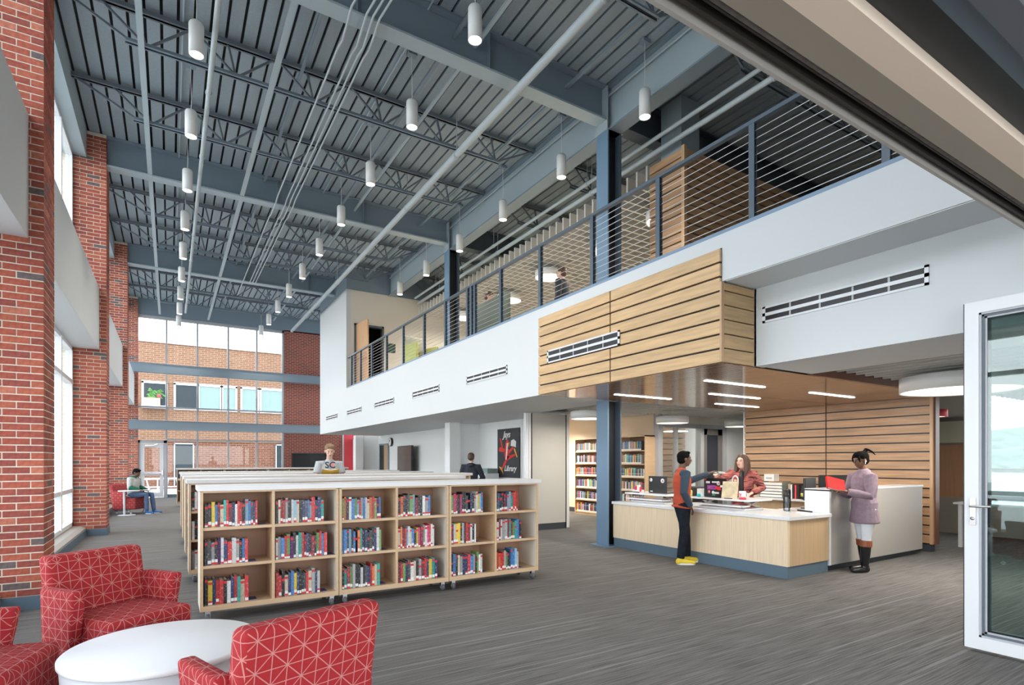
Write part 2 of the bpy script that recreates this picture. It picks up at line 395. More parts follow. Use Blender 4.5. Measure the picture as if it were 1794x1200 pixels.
# far wall
wf = struct('wall_far', (5, 25.2, 0))
B(4.14, 25.2, 0, 6.62, 25.5, 7.0).build('brick_face', M['farbrick'], wf, w=True)
B(-1.7, 25.2, 6.96, 7.2, 25.5, 7.6).build('header_beam', M['steel'], wf, w=True)
B(6.62, 25.16, 0, 7.2, 25.5, 2.6).build('red_wall_panel', M['red'], wf, w=True)
B(6.6, 25.15, 0, 6.66, 25.2, 2.6).build('corner_strip', M['white'], wf, w=True)
nwin += 1
wn = struct('window_%d' % nwin, (1.5, 25.2, 0))
f = MB()
for x in (-1.06, 4.1): f.box(x-.035, 25.17, 0, x+.035, 25.33, 6.96)
f.box(-1.1, 25.17, 6.86, 4.13, 25.33, 6.96); f.build('frame', M['winframe'], wn, w=True)
MX = [-1.03, -.105, .93, 2.02, 3.08, 4.07]
for x in MX[1:-1]: B(x-.03, 25.15, 0, x+.03, 25.33, 6.9).build('mullion', M['winframe'], wn, w=True)
for z in (3.48, 4.97): B(-1.03, 25.16, z-.03, 4.07, 25.32, z+.03).build('transom', M['winframe'], wn, w=True)
B(-.1, 25.16, 2.2, 4.07, 25.32, 2.26).build('transom', M['winframe'], wn, w=True)
B(-.1, 25.16, 0, 4.07, 25.32, .12).build('sill', M['kick'], wn, w=True)
for i in range(5):
    zs = [.12, 2.23, 3.48, 4.97, 6.9] if i else [2.2, 3.48, 4.97, 6.9]
    for z0, z1 in zip(zs, zs[1:]): B(MX[i]+.02, 25.235, z0, MX[i+1]-.02, 25.245, z1).build('pane', M['glass'], wn, w=True)
dr = struct('door_1', (-.55, 25.2, 0)); FW = M['winframe']
MB().box(-1.03, 25.14, 0, -.96, 25.3, 2.2).box(-.2, 25.14, 0, -.1, 25.3, 2.2).box(-1.03, 25.14, 2.1, -.1, 25.3, 2.2).build('door_frame', FW, dr, w=True)
MB().box(-.95, 25.17, .03, -.82, 25.22, 2.08).box(-.33, 25.17, .03, -.21, 25.22, 2.08).box(-.82, 25.17, .03, -.33, 25.22, .2).box(-.82, 25.17, .85, -.33, 25.22, 1.0).box(-.82, 25.17, 1.93, -.33, 25.22, 2.08).build('door_leaf', M['alu'], dr, w=True)
B(-.82, 25.19, .2, -.33, 25.2, .85).build('pane', M['glass'], dr, w=True); B(-.82, 25.19, 1.0, -.33, 25.2, 1.93).build('pane', M['glass'], dr, w=True)
MB().bar((-.9, 25.12, .95), (-.26, 25.12, .95), .04, .05).box(-.27, 25.12, .86, -.22, 25.17, 1.05).build('push_bar', M['chrome'], dr, w=True)
MB().box(-.8, 25.1, 1.98, -.55, 25.17, 2.03).bar((-.55, 25.12, 2.0), (-.4, 25.06, 2.06), .02).build('door_closer', M['chrome'], dr, w=True)
# cross beams in front of the far window
for z0, z1, l in ((4.7, 5.05, 'upper blue grey beam crossing in front of the far window'), (2.58, 2.92, 'lower blue grey beam crossing in front of the far window')):
    b = thing('cross_beam', l, 'beam', (2.5, 24.6, z0), group='wind beams at the far window')
    MB().box(-1.6, 24.5, z0, 6.9, 24.72, z0+.02).box(-1.6, 24.5, z1-.02, 6.9, 24.72, z1).build('flange', M['steel'], b, w=True)
    B(-1.6, 24.52, z0+.02, 6.9, 24.66, z1-.02).build('web', M['steel'], b, w=True)
# mezzanine body
mz = struct('wall_mezzanine', (4.75, 10, 2.4)); fu = struct('floor_upper', (9, 9, 3.2)); wo_ = struct('wall_office', (5, 19, 3.7)); cl = struct('ceiling_soffit', (6, 10, 2.4)); wd_ = struct('wall_duct', (5.25, 2.3, 2.4))
B(4.75, 6.87, 2.40, 4.9, 21.24, 3.70).build('fascia', M['white'], mz, w=True)
B(4.75, 1.06, 3.22, 4.9, 3.64, 3.70).build('fascia_near', M['white'], mz, w=True)
B(4.75, 3.64, 3.56, 4.9, 6.87, 3.70).build('fascia_over_wood', M['white'], mz, w=True)
B(4.75, 17.65, 3.70, 4.9, 21.24, 6.86).build('office_wall', M['white'], wo_, w=True)
B(4.9, 21.1, 2.4, 7.0, 21.24, 6.86).build('office_end', M['white'], wo_, w=True)
B(4.76, 17.66, 6.86, 12.4, 21.24, 7.58).build('office_bulkhead', M['steel'], wo_, w=True)
B(4.9, 1.06, 3.22, 12.5, 21.2, 3.66).build('floor_slab', M['cream'], fu, w=True)
B(4.9, 1.06, 3.66, 12.5, 17.65, 3.70).build('upper_floor', mat('upstairs_bounce_floor', (.50, .45, .38), .8), fu, w=True)  # unseen floor, made pale to bounce lamp light up to the baffles
B(4.76, 1.07, 3.212, 5.25, 3.6, 3.219).build('ledge_soffit', M['white'], mz, w=True)
B(5.25, 1.06, 2.40, 5.4, 3.62, 3.22).build('duct_fascia', M['white'], wd_, w=True)
B(5.25, 3.60, 2.40, 5.28, 3.64, 3.22).build('fascia_corner', M['white'], wd_, w=True)
B(5.256, 1.07, 2.402, 6.27, 3.598, 2.44).build('soffit_near', M['white'], cl, w=True)
B(4.756, 6.875, 2.402, 6.45, 9.33, 2.44).build('soffit_mid', M['white'], cl, w=True)
B(4.756, 9.33, 2.402, 7.2, 21.235, 2.44).build('soffit_far', M['white'], cl, w=True)
# recess wall upstairs with an open door
wu = struct('wall_upper_end', (8, 17.65, 3.7))
MB().box(4.9, 17.65, 3.7, 5.0, 17.8, 6.86).box(5.0, 17.65, 5.80, 5.97, 17.8, 6.86).box(5.97, 17.65, 3.7, 12.4, 17.8, 6.86).build('plaster', M['cream'], wu, w=True)
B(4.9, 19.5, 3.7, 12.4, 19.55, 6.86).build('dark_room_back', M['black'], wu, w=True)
d2 = struct('door_2', (5.0, 17.65, 3.7))
MB().box(5.0, 17.62, 3.7, 5.06, 17.8, 5.8).box(5.91, 17.62, 3.7, 5.97, 17.8, 5.8).box(5.0, 17.62, 5.74, 5.97, 17.8, 5.8).build('door_frame', M['steel_dark'], d2, w=True)
lf = MB(); lf.prism([(5.06, 17.62), (5.15, 16.76), (5.195, 16.765), (5.105, 17.625)], 3.71, 5.76, 'xy')
lf.build('door_leaf', mat('door_veneer', (.62, .36, .19), .4, noise=.1, nscale=3, stretch=(9, 9, .7)), d2, w=True)
MB().bar((5.1, 16.83, 4.72), (5.1, 16.95, 4.72), .02).ball((5.13, 16.83, 4.72), .02).build('handle', M['chrome'], d2, w=True)
tag(B(6.07, 17.62, 4.98, 6.36, 17.65, 5.28).build('wall_sign', mat('dark_green_sign', (.03, .08, .06), .5), off=(0, 0, 0)), 'small dark green square sign beside the open upstairs door', 'sign')
# walls under the mezzanine
wm = struct('wall_mid', (7.1, 15, 0))
B(7.07, 9.33, 0, 7.2, 25.2, 2.4).build('plaster', M['white_lit'], wm, w=True)
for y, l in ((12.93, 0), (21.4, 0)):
    MB().box(6.12, y+.0, 0, 6.42, y+.3, 2.4).box(6.5, y+.18, 0, 7.07, y+.3, 2.4).build('pilaster', M['white_lit'], wm, w=True)
    B(6.42, y+.16, 0, 6.5, y+.3, 2.4).build('pilaster_strip', M['cream'], wm, w=True)
B(7.04, 9.35, 0, 7.07, 25.1, .1).build('base_strip', M['kickd'], wm, w=True)
d3 = struct('door_3', (7.07, 20.8, 0))
MB().box(7.02, 20.25, 0, 7.07, 20.31, 2.08).box(7.02, 21.25, 0, 7.07, 21.31, 2.08).box(7.02, 20.25, 2.02, 7.07, 21.31, 2.08).build('door_frame', M['steel'], d3, w=True)
B(7.05, 20.75, .02, 7.07, 21.25, 2.02).build('dark_opening', M['black'], d3, w=True)
B(7.04, 20.31, .02, 7.06, 20.8, 2.02).build('door_leaf', M['woodtrim'], d3, w=True)
# room with the back bookcases
wb = struct('wall_back', (9.7, 11, 0))
B(9.6, 9.13, 0, 9.75, 14.2, 3.2).build('plaster', M['warm'], wb, w=True); B(7.2, 14.0, 0, 9.6, 14.2, 3.2).build('plaster_end', M['warm'], wb, w=True)
B(9.58, 9.15, 0, 9.6, 14, .12).build('base_strip', M['kickd'], wb, w=True)
# glazed office partition
wp = struct('wall_glazed', (11, 9.1, 0)); g = M['winframe']
xs = [9.6, 10.22, 10.85, 11.05, 11.9, 12.0, 12.98]
MB().box(9.56, 9.05, 0, 9.7, 9.2, 2.55).box(9.7, 9.05, 2.2, 12.0, 9.2, 2.3).box(10.18, 9.07, 0, 10.24, 9.18, 2.2).box(11.0, 9.04, 0, 11.12, 9.2, 2.3).box(11.86, 9.04, 0, 11.98, 9.2, 2.3).build('partition_frame', g, wp, w=True)
B(9.7, 9.05, 2.3, 13, 9.2, 3.2).build('bulkhead', M['cream'], wp, w=True)
B(9.7, 9.12, .05, 11.0, 9.13, 2.2).build('pane', M['glass'], wp, w=True)
MB().box(11.12, 9.08, 0, 11.28, 9.14, 2.2).box(11.7, 9.08, 0, 11.86, 9.14, 2.2).box(11.12, 9.08, 2.05, 11.86, 9.14, 2.2).box(11.12, 9.08, 0, 11.86, 9.14, .25).build('door_leaf', mat('dark_bronze', (.16, .15, .14), .4), wp, w=True)
B(11.28, 9.1, .25, 11.7, 9.12, 2.05).build('door_pane', mat('dark_glass_blind', (.03, .035, .05), .15), wp, w=True)
B(11.98, 9.08, 0, 13, 9.2, 2.3).build('white_wall', M['white'], wp, w=True)
B(9.75, 10.4, 0, 13.0, 10.5, 3.2).build('office_back', M['cream'], wp, w=True)
sw = thing('slat_panel_wall', 'wood slat panel seen through the glazed office partition behind the boy', 'wall panel', (11.2, 10.35, 0))
for k in range(15): B(10.4, 10.34, .1+k*.148, 11.95, 10.4, .1+k*.148+.128).build('board', M['woodwallx'], sw, w=True)
# right wall, with a window to the hills and a timber door
wr = struct('wall_right', (13.1, 5, 0))
MB().box(13.06, 4.25, 0, 13.2, 5.9, 2.25).box(13, 4.2, 0, 13.2, 4.25, 3.2).box(13, 5.9, 0, 13.2, 9.1, 3.2).box(13, 4.25, 2.25, 13.2, 5.9, 3.2).box(13, 1, 0, 13.2, 4.2, .75).box(13, 1, 2.9, 13.2, 4.2, 3.2).build('plaster', M['cream'], wr, w=True)
B(12.5, 1, 3.66, 12.7, 19.5, 7.58).build('upper_back_wall', mat('taupe_brown_wall', (.20, .14, .10), .8), wr, w=True)
nwin += 1
wn = struct('window_%d' % nwin, (13.1, 2.6, .75))
f = MB().box(13.02, 1, .75, 13.14, 4.2, .85).box(13.02, 1, 2.82, 13.14, 4.2, 2.9)
for y in (1.04, 2.1, 3.15, 4.16): f.box(13.02, y-.04, .85, 13.14, y+.04, 2.82)
f.box(13.0, 1, 1.2, 13.14, 4.2, 1.27).box(12.75, 1, .72, 13.02, 4.2, .77); f.build('frame', M['whiteframe'], wn, w=True)
B(13.07, 1.05, .82, 13.08, 4.15, 2.85).build('pane', M['glass'], wn, w=True)
d4 = struct('door_4', (13.0, 5.1, 0))
MB().box(12.95, 4.25, 0, 13.1, 4.31, 2.25).box(12.95, 4.95, 0, 13.1, 5.03, 2.25).box(12.95, 5.84, 0, 13.1, 5.9, 2.25).box(12.95, 4.25, 2.18, 13.1, 5.9, 2.25).box(12.95, 4.3, 1.72, 13.05, 5.85, 1.76).build('door_frame', mat('bronze_frame', (.22, .19, .16), .4), d4, w=True)
B(13.0, 4.31, .70, 13.03, 5.84, 1.72).build('door_leaf', mat('door_veneer_warm', (.42, .22, .12), .4, noise=.08, nscale=3, stretch=(9, 9, .7)), d4, w=True)
B(12.99, 4.31, .0, 13.03, 5.84, .7).build('kick_plate', mat('brushed_plate', (.32, .29, .25), .5, metal=.5), d4, w=True)
B(13.0, 4.31, 1.76, 13.03, 5.84, 2.18).build('transom_pane', mat('transom_cream', (.6, .58, .45), .3), d4, w=True)
# entry header over the camera's opening (folding glass wall head)
tr = struct('trim_1', (4, 1, 2.62))
B(-1.7, .9, 2.72, 13.2, 1.05, 7.58).build('header_wall', M['white'], tr, w=True)
B(-1.7, 1.047, 2.62, 13.2, 1.06, 2.74).build('front_edge', M['edge'], tr, w=True)
MB().box(-1.7, .975, 2.67, 13.2, 1.047, 2.72).box(-1.7, 1.015, 2.635, 13.2, 1.028, 2.7).box(-1.7, .985, 2.635, 13.2, .992, 2.7).build('track_channel', mat('dark_brown_track', (.035, .026, .02), .6), tr, w=True)
B(-1.7, .955, 2.625, 13.2, .975, 2.7).build('track_seal', mat('grey_brown_seal', (.10, .08, .07), .8, noise=.3, nscale=40), tr, w=True)
B(-1.7, .868, 2.62, 13.2, .955, 2.74).build('taupe_soffit', M['taupe'], tr, w=True)
MB().prism([(.868, 2.62), (.868, 2.7), (.765, 2.7), (.765, 2.60)], -1.7, 13.2, 'yz').build('beige_soffit', M['beige'], tr, w=True)
B(-1.7, .66, 2.64, 13.2, .765, 2.7).build('dark_gap', M['black'], tr, w=True)
B(-1.7, .60, 2.62, 13.2, .66, 2.7).build('steel_band', M['steel_dark'], tr, w=True)
B(-1.7, .53, 2.6, 13.2, .60, 2.7).build('grey_band', mat('grey_violet_band', (.10, .10, .115), .6), tr, w=True)
B(-1.7, .2, 2.65, 13.2, .53, 2.75).build('dark_soffit', M['black'], tr, w=True)
sobj('ceiling_entry', B(-1.7, -3, 2.78, 13.2, .5, 2.9), M['taupe'])
we = struct('wall_entry', (9, 1, 0))
B(5.45, .9, 0, 13.2, 1.05, 2.72).build('plaster', M['white'], we, w=True)

# ================================================================ STEEL: columns, beams, girder, joists
def ibeam_x(x0, x1, yc, z0, z1, wd, p, m, m2=None):
    B(x0, yc-wd/2, z0, x1, yc+wd/2, z0+.03).build('bottom_flange', m2 or m, p, w=True)
    B(x0, yc-wd/2, z1-.03, x1, yc+wd/2, z1).build('top_flange', m, p, w=True)
    B(x0, yc-.01, z0+.03, x1, yc+.01, z1-.03).build('web', m, p, w=True)
CY = [7.02, 13.08, 19.14]
for i, y in enumerate(CY):
    nm = ['nearest', 'second nearest', 'third nearest'][i]
    b = thing('roof_beam', 'deep grey steel roof beam crossing the hall, %s of the three' % nm, 'beam', (2.5, y, 7.0), group='roof beams across the hall')
    ibeam_x(-1.03, 6.1 if i < 2 else 4.74, y, 7.0, 7.575, .24, b, M['steel'], M['steel_light'])
    for x in (2.0, 3.9): B(x, y-.1, 7.03, x+.012, y+.1, 7.545).build('stiffener', M['steel'], b, w=True)
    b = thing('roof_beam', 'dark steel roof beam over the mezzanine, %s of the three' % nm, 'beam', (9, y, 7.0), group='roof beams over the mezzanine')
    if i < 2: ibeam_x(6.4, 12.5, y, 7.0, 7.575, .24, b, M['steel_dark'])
    else: bpy.data.objects.remove(b)
g_ = thing('roof_girder', 'long pale blue steel girder running over the mezzanine edge columns', 'beam', (6.25, 9, 6.84))
B(6.12, 1.06, 6.84, 6.38, 17.64, 6.87).build('bottom_flange', M['steel'], g_, w=True)
B(6.12, 1.06, 7.545, 6.38, 17.64, 7.575).build('top_flange', M['steel'], g_, w=True)
B(6.2, 1.06, 6.87, 6.3, 17.64, 7.545).build('web', M['steel_light'], g_, w=True)
g2 = thing('conduit', 'thin conduit fixed along the top of the long girder', 'conduit', (6.15, 9, 7.4), group='conduits under the roof')
MB().tube([(6.15, 1.1, 7.42), (6.15, 17.6, 7.42)], .015, 8).build('conduit_run', M['pipe'], g2, w=True)
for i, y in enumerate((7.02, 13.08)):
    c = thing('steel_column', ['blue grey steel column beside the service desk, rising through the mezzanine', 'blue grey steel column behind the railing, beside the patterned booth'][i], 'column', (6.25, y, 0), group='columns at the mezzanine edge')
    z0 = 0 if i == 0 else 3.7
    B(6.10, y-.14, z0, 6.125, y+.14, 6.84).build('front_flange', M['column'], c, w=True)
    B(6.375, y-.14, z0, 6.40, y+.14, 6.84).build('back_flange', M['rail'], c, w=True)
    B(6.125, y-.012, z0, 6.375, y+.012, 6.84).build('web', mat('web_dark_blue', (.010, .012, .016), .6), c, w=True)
    if i == 0: B(6.0, y-.2, 0, 6.45, y+.2, .015).build('base_plate', M['column'], c, w=True)
    q = MB().box(6.08, y-.15, 6.84, 6.42, y+.15, 6.86)
    for s in (-1, 1):
        for k in range(5): q.lathe([(.012, 0), (.012, .02)], (6.115, y+s*.1, 6.95+k*.11), n=6)
    q.box(6.09, y-.14, 6.86, 6.11, y+.14, 7.56).build('cap_plate', M['steel_light'], c, w=True)
# joists
JY = [3.0, 5.03, 9.04, 11.06, 15.1, 17.12, 21.16, 23.18]
jl = ['over the entry header', 'just before the first deep beam', 'first beyond the nearest deep beam', 'second beyond the nearest deep beam', 'first beyond the second deep beam', 'second beyond the second deep beam', 'first beyond the third deep beam', 'nearest to the far window']
def joist(x0, x1, bx0, bx1, nodes, y, p):
    for z, a, b_, nm in ((7.5, x0, x1, 'top_chord'), (7.06, bx0, bx1, 'bottom_chord')):
        m_ = MB()
        for s in (-1, 1):
            m_.box(a, y+s*.013, z-.03, b_, y+s*.05, z-.022 if nm == 'bottom_chord' else z+.03).box(a, y+s*.013, z-.03, b_, y+s*.021, z+.03)
        m_.build(nm, M['joist'] if nm == 'top_chord' else M['steel'], p, w=True)
    for x in nodes:
        for dx in (-.52, -.12, .5):
            if x0-.2 < x+dx < x1+.1: MB().bar((x-.02 if dx < 0 else x+.02, y, 7.06), (x+dx, y, 7.49), .028).build('web_bar', M['joist'], p, w=True)
    MB().bar((bx0+.05, y, 7.06), (x0+.05, y, 7.48), .03).build('end_bar', M['joist'], p, w=True)
    MB().bar((bx1-.05, y, 7.06), (x1-.05, y, 7.48), .03).build('end_bar', M['joist'], p, w=True)
for i, y in enumerate(JY):
    if i == 0: continue
    j = thing('bar_joist', 'open web steel joist over the hall, '+jl[i], 'joist', (2.4, y, 7.03), group='bar joists over the hall')
    xe = 4.72 if i == 6 else 6.1
    joist(-1.32, xe, -.51, xe-.8, [.84-1.1+1.1*k for k in range(5 if i == 6 else 6)], y, j)
    if y < 18:
        j = thing('bar_joist', 'dark open web steel joist over the mezzanine, '+jl[i], 'joist', (9, y, 7.03), group='bar joists over the mezzanine')
        joist(6.4, 12.5, 7.0, 11.9, [7.6+1.1*k for k in range(4)], y, j)
# bridging and pipes along the hall
def run(name, label, pts, r, m, cat='pipe', n=8, group='pipes under the roof', hangers=()):
    p = thing(name, label, cat, pts[0], group=group)
    MB().tube(pts, r, n).build('pipe_run' if cat == 'pipe' else name+'_run', m, p, w=True)
    for x, y, z in hangers: MB().tube([(x, y, z), (x, y, 7.56)], .008, 6).lathe([(r+.012, -.02), (r+.012, .02)], (x, y, z), n=10, axis='y').build('hanger', m, p, w=True)
    return p
def bridge(label, x, z, m, wd, y0=1.1, y1=25.1):
    p = thing('bridging_bar', label, 'bridging', (x, y0, z), group='joist bridging lines')
    cuts = [y0]+[c for c in CY if c > y0]+[y1]
    for a, b in zip(cuts, cuts[1:]): B(x-wd/2, a+.02, z-.004, x+wd/2, b-.02, z+.004).box(x-wd/2, a+.02, z, x-wd/2+.006, b-.02, z+.03).build('angle_bar', m, p, w=True)
bridge('flat bridging strip nearest the window wall, under the joists', -.33, 7.02, M['steel_light'], .075)
bridge('pale bridging strip running between the left row of lamps and the conduits', 1.3, 7.02, M['steel_light'], .075)
bridge('bridging angle high against the deck left of the middle lamps', 1.75, 7.47, M['steel'], .05)
bridge('bridging angle high against the deck right of the middle lamps', 3.37, 7.3, M['steel'], .05)
bridge('slim bridging line between the middle lamps and the thick pipe', 3.7, 7.3, M['steel_light'], .05)
bridge('bridging angle close beside the long girder', 5.34, 7.3, M['steel'], .05, 1.1, 17.6)
run('sprinkler_pipe', 'slim pale sprinkler pipe over the left row of pendant lamps', [(.49, 1.1, 6.86), (.49, 23.6, 6.86)], .035, M['pipe'], hangers=[(.49, y+.3, 6.86) for y in JY[1:7]])
run('main_pipe', 'thick pale pipe running the hall between the lamps and the girder', [(4.3, 1.1, 6.8), (4.3, 24.3, 6.8)], .06, M['pipe'], n=12, hangers=[(4.3, y, 6.8) for y in (4.9, 8.8, 11.2, 15, 17, 21)])
run('mezzanine_pipe', 'upper of two pale pipes hung over the railing', [(7.0, 1.2, 6.87), (7.0, 17.5, 6.87)], .035, M['pipe'], hangers=[(7.0, y, 6.87) for y in (4.6, 8.5, 12.2, 15.8)])
run('mezzanine_pipe', 'lower of two pale pipes hung over the railing', [(7.12, 1.2, 6.72), (7.12, 17.5, 6.72)], .045, M['pipe'], hangers=[(7.12, y, 6.72) for y in (4.6, 8.5, 12.2, 15.8)])
def conduit(label, x, x2, yend):
    pts = []
    for a, b in ((1.1, 6.8), (7.25, 12.85), (13.3, yend)):
        if not pts: pts += [(x, a, 6.98), (x, b-.35, 6.98), (x2-.05, b-.05, 6.93)]
        else: pts += [(x2, a+.1, 6.93), (x2, a+.35, 6.98)]+([(x2, b-.35, 6.98), (x2, b-.05, 6.93)] if b < yend else [(x2, b, 6.98)])
    run('conduit', label, pts, .014, M['pipe'], 'conduit', group='conduits under the roof')
conduit('single thin conduit left of the bundle of three', 1.93, 1.93, 20.6)
conduit('leftmost conduit of the bundle of three', 2.12, 2.12, 19)
conduit('middle conduit of the bundle of three', 2.20, 2.20, 19)
conduit('rightmost conduit of the bundle of three', 2.28, 2.28, 19)
# thin conduits feeding the lamp rows
for x, l in ((.28, 'thin conduit feeding the left row of pendant lamps'), (3.11, 'thin conduit feeding the middle row of pendant lamps')):
    run('conduit', l, [(x-.12, 1.1, 7.55), (x-.12, 24.2, 7.55)], .013, M['steel_light'], 'conduit', group='conduits under the roof')

# ================================================================ LAMPS
def pendant():
    p = thing('pendant_lamp', '', 'lamp', (0, 0, 0), group='white cylinder pendant lamps')
    MB().lathe([(.03, .40), (.072, .40), (.085, .375), (.085, .0), (.078, .0), (.078, .02)], n=20).build('lamp_cylinder', M['lampbody'], p)
    MB().lathe([(.0, .012), (.076, .012)], n=20).build('lens', M['lamp'], p)
    MB().tube([(0, 0, .4), (.006, 0, .6), (-.004, 0, .9), (0, 0, 1.10)], .006, 6).build('cord', M['lampbody'], p)
    MB().box(-.07, -.05, 1.08, .07, .05, 1.125).build('ceiling_box', M['steel'], p)
    return p
proto = pendant(); first = True
rows = [(.28, [7.9+2.03*k for k in range(9)], 'left'), (3.11, [5.87+2.03*k for k in range(10)], 'middle'), (5.92, [5.87+2.03*k for k in range(6)], 'right')]
ordn = ['nearest', 'second nearest', 'third nearest', 'fourth nearest', 'fifth nearest', 'sixth nearest', 'seventh nearest', 'eighth nearest', 'ninth nearest', 'farthest']
for x, ys, side in rows:
    for k, y in enumerate(ys):
        o = proto if first else copy_tree(proto); first = False
        o.location = (x, y, 6.44)
        o['label'] = 'white cylinder pendant lamp, %s in the %s' % (ordn[k] if k < len(ys)-1 else 'farthest', {'left': 'row near the brick window wall', 'middle': 'row down the middle of the hall', 'right': 'row hung before the long girder'}[side])
        ld = bpy.data.lights.new('pendant_light', 'SPOT'); ld.energy = 50; ld.spot_size = 1.6; ld.spot_blend = .8; ld.color = (1, .93, .82); ld.shadow_soft_size = .07
        lo = bpy.data.objects.new('pendant_light', ld); C.objects.link(lo); lo.location = (0, 0, -.02); lo.parent = o
def drum(label, x, y, z, r, h, group, cat='lamp', body='lampbody', lens='lens', rod=.3):
    rod = (7.56 if z > 4 else 3.1)-z-h
    p = thing('drum_lamp', label, cat, (x, y, z), group=group)
    MB().lathe([(r-.015, .012), (r-.015, 0), (r, 0), (r, h), (r-.01, h+.005)], n=40).build('drum_shade', M[body], p)
    MB().lathe([(0, .008), (r-.016, .008)], n=40).build('lens', M[lens], p)
    MB().tube([(0, 0, h), (0, 0, h+rod)], .006, 6).build('cord', M['lampbody'], p)
    ld = bpy.data.lights.new('drum_light', 'AREA'); ld.shape = 'DISK'; ld.size = 2*r*.9; ld.energy = (28 if z > 4 else 26 if y > 12 else 12)*(r/.35)**2; ld.color = (1, .94, .84)
    lo = bpy.data.objects.new('drum_light', ld); C.objects.link(lo); lo.location = (0, 0, -.02); lo.parent = p
    return p
drum('round white drum lamp left of the blue column, over the back bookcases', 6.76, 8.17, 2.2, .34, .14, 'drum lamps under the mezzanine')
drum('round white drum lamp above the glazed office door', 9.04, 8.17, 2.2, .34, .14, 'drum lamps under the mezzanine')
drum('round white drum lamp half hidden by the slatted desk wall', 11.3, 8.17, 2.2, .34, .14, 'drum lamps under the mezzanine')
drum('large round drum lamp beside the open glass door', 7.85, 2.75, 2.22, .58, .17, 'drum lamps under the mezzanine', rod=.2)
drum('small red drum lamp near the timber door', 11.2, 4.25, 2.16, .16, .12, None, body='red')
drum('added round drum lamp lighting the glazed office', 10.6, 9.75, 2.5, .25, .12, None)  # lamp added to light the office behind the glass
drum('added drum lamp hidden in the back room, lighting the tall bookcases', 8.3, 12.2, 2.2, .5, .14, None)  # lamp added out of view to brighten the bookcase wall
L5 = [(5.63, 6.2), (5.60, 4.54), (6.76, 5.4), (8.02, 6.28), (7.88, 4.54)]
ll = ['left of the others, near the blue column', 'nearest to the hall edge of the desk ceiling', 'in the middle of the desk ceiling', 'farthest back over the desk', 'rightmost, before the slatted wall']
for (x, y), l in zip(L5, ll):
    p = thing('linear_lamp', 'slim light strip in the wood ceiling, '+l, 'lamp', (x+.6, y, 2.4), group='recessed strips over the desk')
    B(x, y-.035, 2.394, x+1.2, y+.035, 2.42).build('strip_housing', M['lampbody'], p, w=True)
    B(x+.01, y-.025, 2.388, x+1.19, y+.025, 2.394).build('lens', M['linear'], p, w=True)
    ld = bpy.data.lights.new('strip_light', 'AREA'); ld.shape = 'RECTANGLE'; ld.size = 1.15; ld.size_y = .05; ld.energy = 8; ld.color = (1, .93, .82)
    lo = bpy.data.objects.new('strip_light', ld); C.objects.link(lo); lo.location = (0, 0, -.02); lo.parent = p

# ================================================================ AIR SLOTS
def vent(label, y0, y1, X, z0, z1, wood=False):
    p = thing('air_slot', label, 'air vent', (X, (y0+y1)/2, z0), group='long twin slot air vents')
    h = z1-z0; x0 = X-.012
    f = MB().box(x0, y0, z0, X, y1, z0+.02).box(x0, y0, z1-.02, X, y1, z1).box(x0, y0, z0, X, y0+.03, z1).box(x0, y1-.03, z0, X, y1, z1).box(x0, y0, z0+h/2-.016, X, y1, z0+h/2+.016)
    f.build('vent_frame', M['alu'], p, w=True)
    B(X-.003, y0+.02, z0+.02, X-.001, y1-.02, z1-.02).build('dark_slot', M['black'], p, w=True)
    n = 5
    for k in range(1, n):
        y = y0+(y1-y0)*k/n; B(x0+.002, y-.012, z0+.021, X-.004, y+.006, z1-.021).build('clip', M['winframe'], p, w=True)
vl = ['farthest left', 'second from the left end', 'third from the left end', 'fourth from the left end', 'just left of the wood cladding']
for k, (y0, y1) in enumerate([(18.72, 20.3), (16.0, 17.55), (13.26, 14.8), (10.53, 12.02), (7.82, 9.3)]): vent('slot air vent in the white mezzanine face, '+vl[k], y0, y1, 4.75, 2.845, 2.995)
vent('white framed slot air vent set in the wood clad face', 5.09, 6.62, 4.71, 2.83, 3.015)
vent('large slot air vent in the white recessed duct face at right', 2.04, 3.52, 5.25, 2.835, 3.0)

# ================================================================ TIMBER CLADDING
wc = thing('wood_canopy', 'slatted maple clad box with glossy timber ceiling hanging over the service desk', 'cladding', (5, 5.2, 2.4))
B(4.745, 3.645, 2.42, 4.76, 6.865, 3.555).build('dark_backing', M['black'], wc, w=True)
pit = .1452
for k in range(8):
    z = 2.402+k*pit
    for y0, y1 in ((3.642, 5.262), (5.284, 6.868)): B(4.715, y0, z, 4.745, y1, z+pit-.021).build('board', M['wood'], wc, w=True)
B(4.712, 3.618, 2.402, 4.755, 3.64, 3.21).build('corner_board', M['woodtrim'], wc, w=True)
B(4.8, 3.64, 2.42, 5.25, 3.66, 3.2).build('return_backing', M['black'], wc, w=True)
for k in range(6):
    z = 2.402+k*pit
    if z+pit < 3.28: B(4.755, 3.615, z, 5.24, 3.64, min(z+pit-.013, 3.2)).build('board', M['woodx'], wc, w=True)
B(4.76, 3.66, 2.4005, 9.97, 6.86, 2.44).build('ceiling_backing', M['black'], wc, w=True)
for k in range(70):
    x = 4.75+k*.0745
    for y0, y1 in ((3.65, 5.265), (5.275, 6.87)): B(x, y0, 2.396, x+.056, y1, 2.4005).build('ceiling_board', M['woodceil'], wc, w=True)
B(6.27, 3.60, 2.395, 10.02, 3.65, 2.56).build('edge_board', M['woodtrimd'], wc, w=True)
ww = thing('slatted_wall', 'tall slatted timber wall behind the service desk', 'wall panel', (10.0, 5.4, 0))
B(9.985, 3.86, .12, 10.1, 7.08, 2.4).build('dark_backing', M['black'], ww, w=True)
for k in range(16):
    z = .135+k*.1425
    for y0, y1 in ((3.86, 5.435), (5.455, 7.09)): B(9.955, y0, z, 9.985, y1, min(z+.121, 2.395)).build('board', M['woodwall'], ww, w=True)
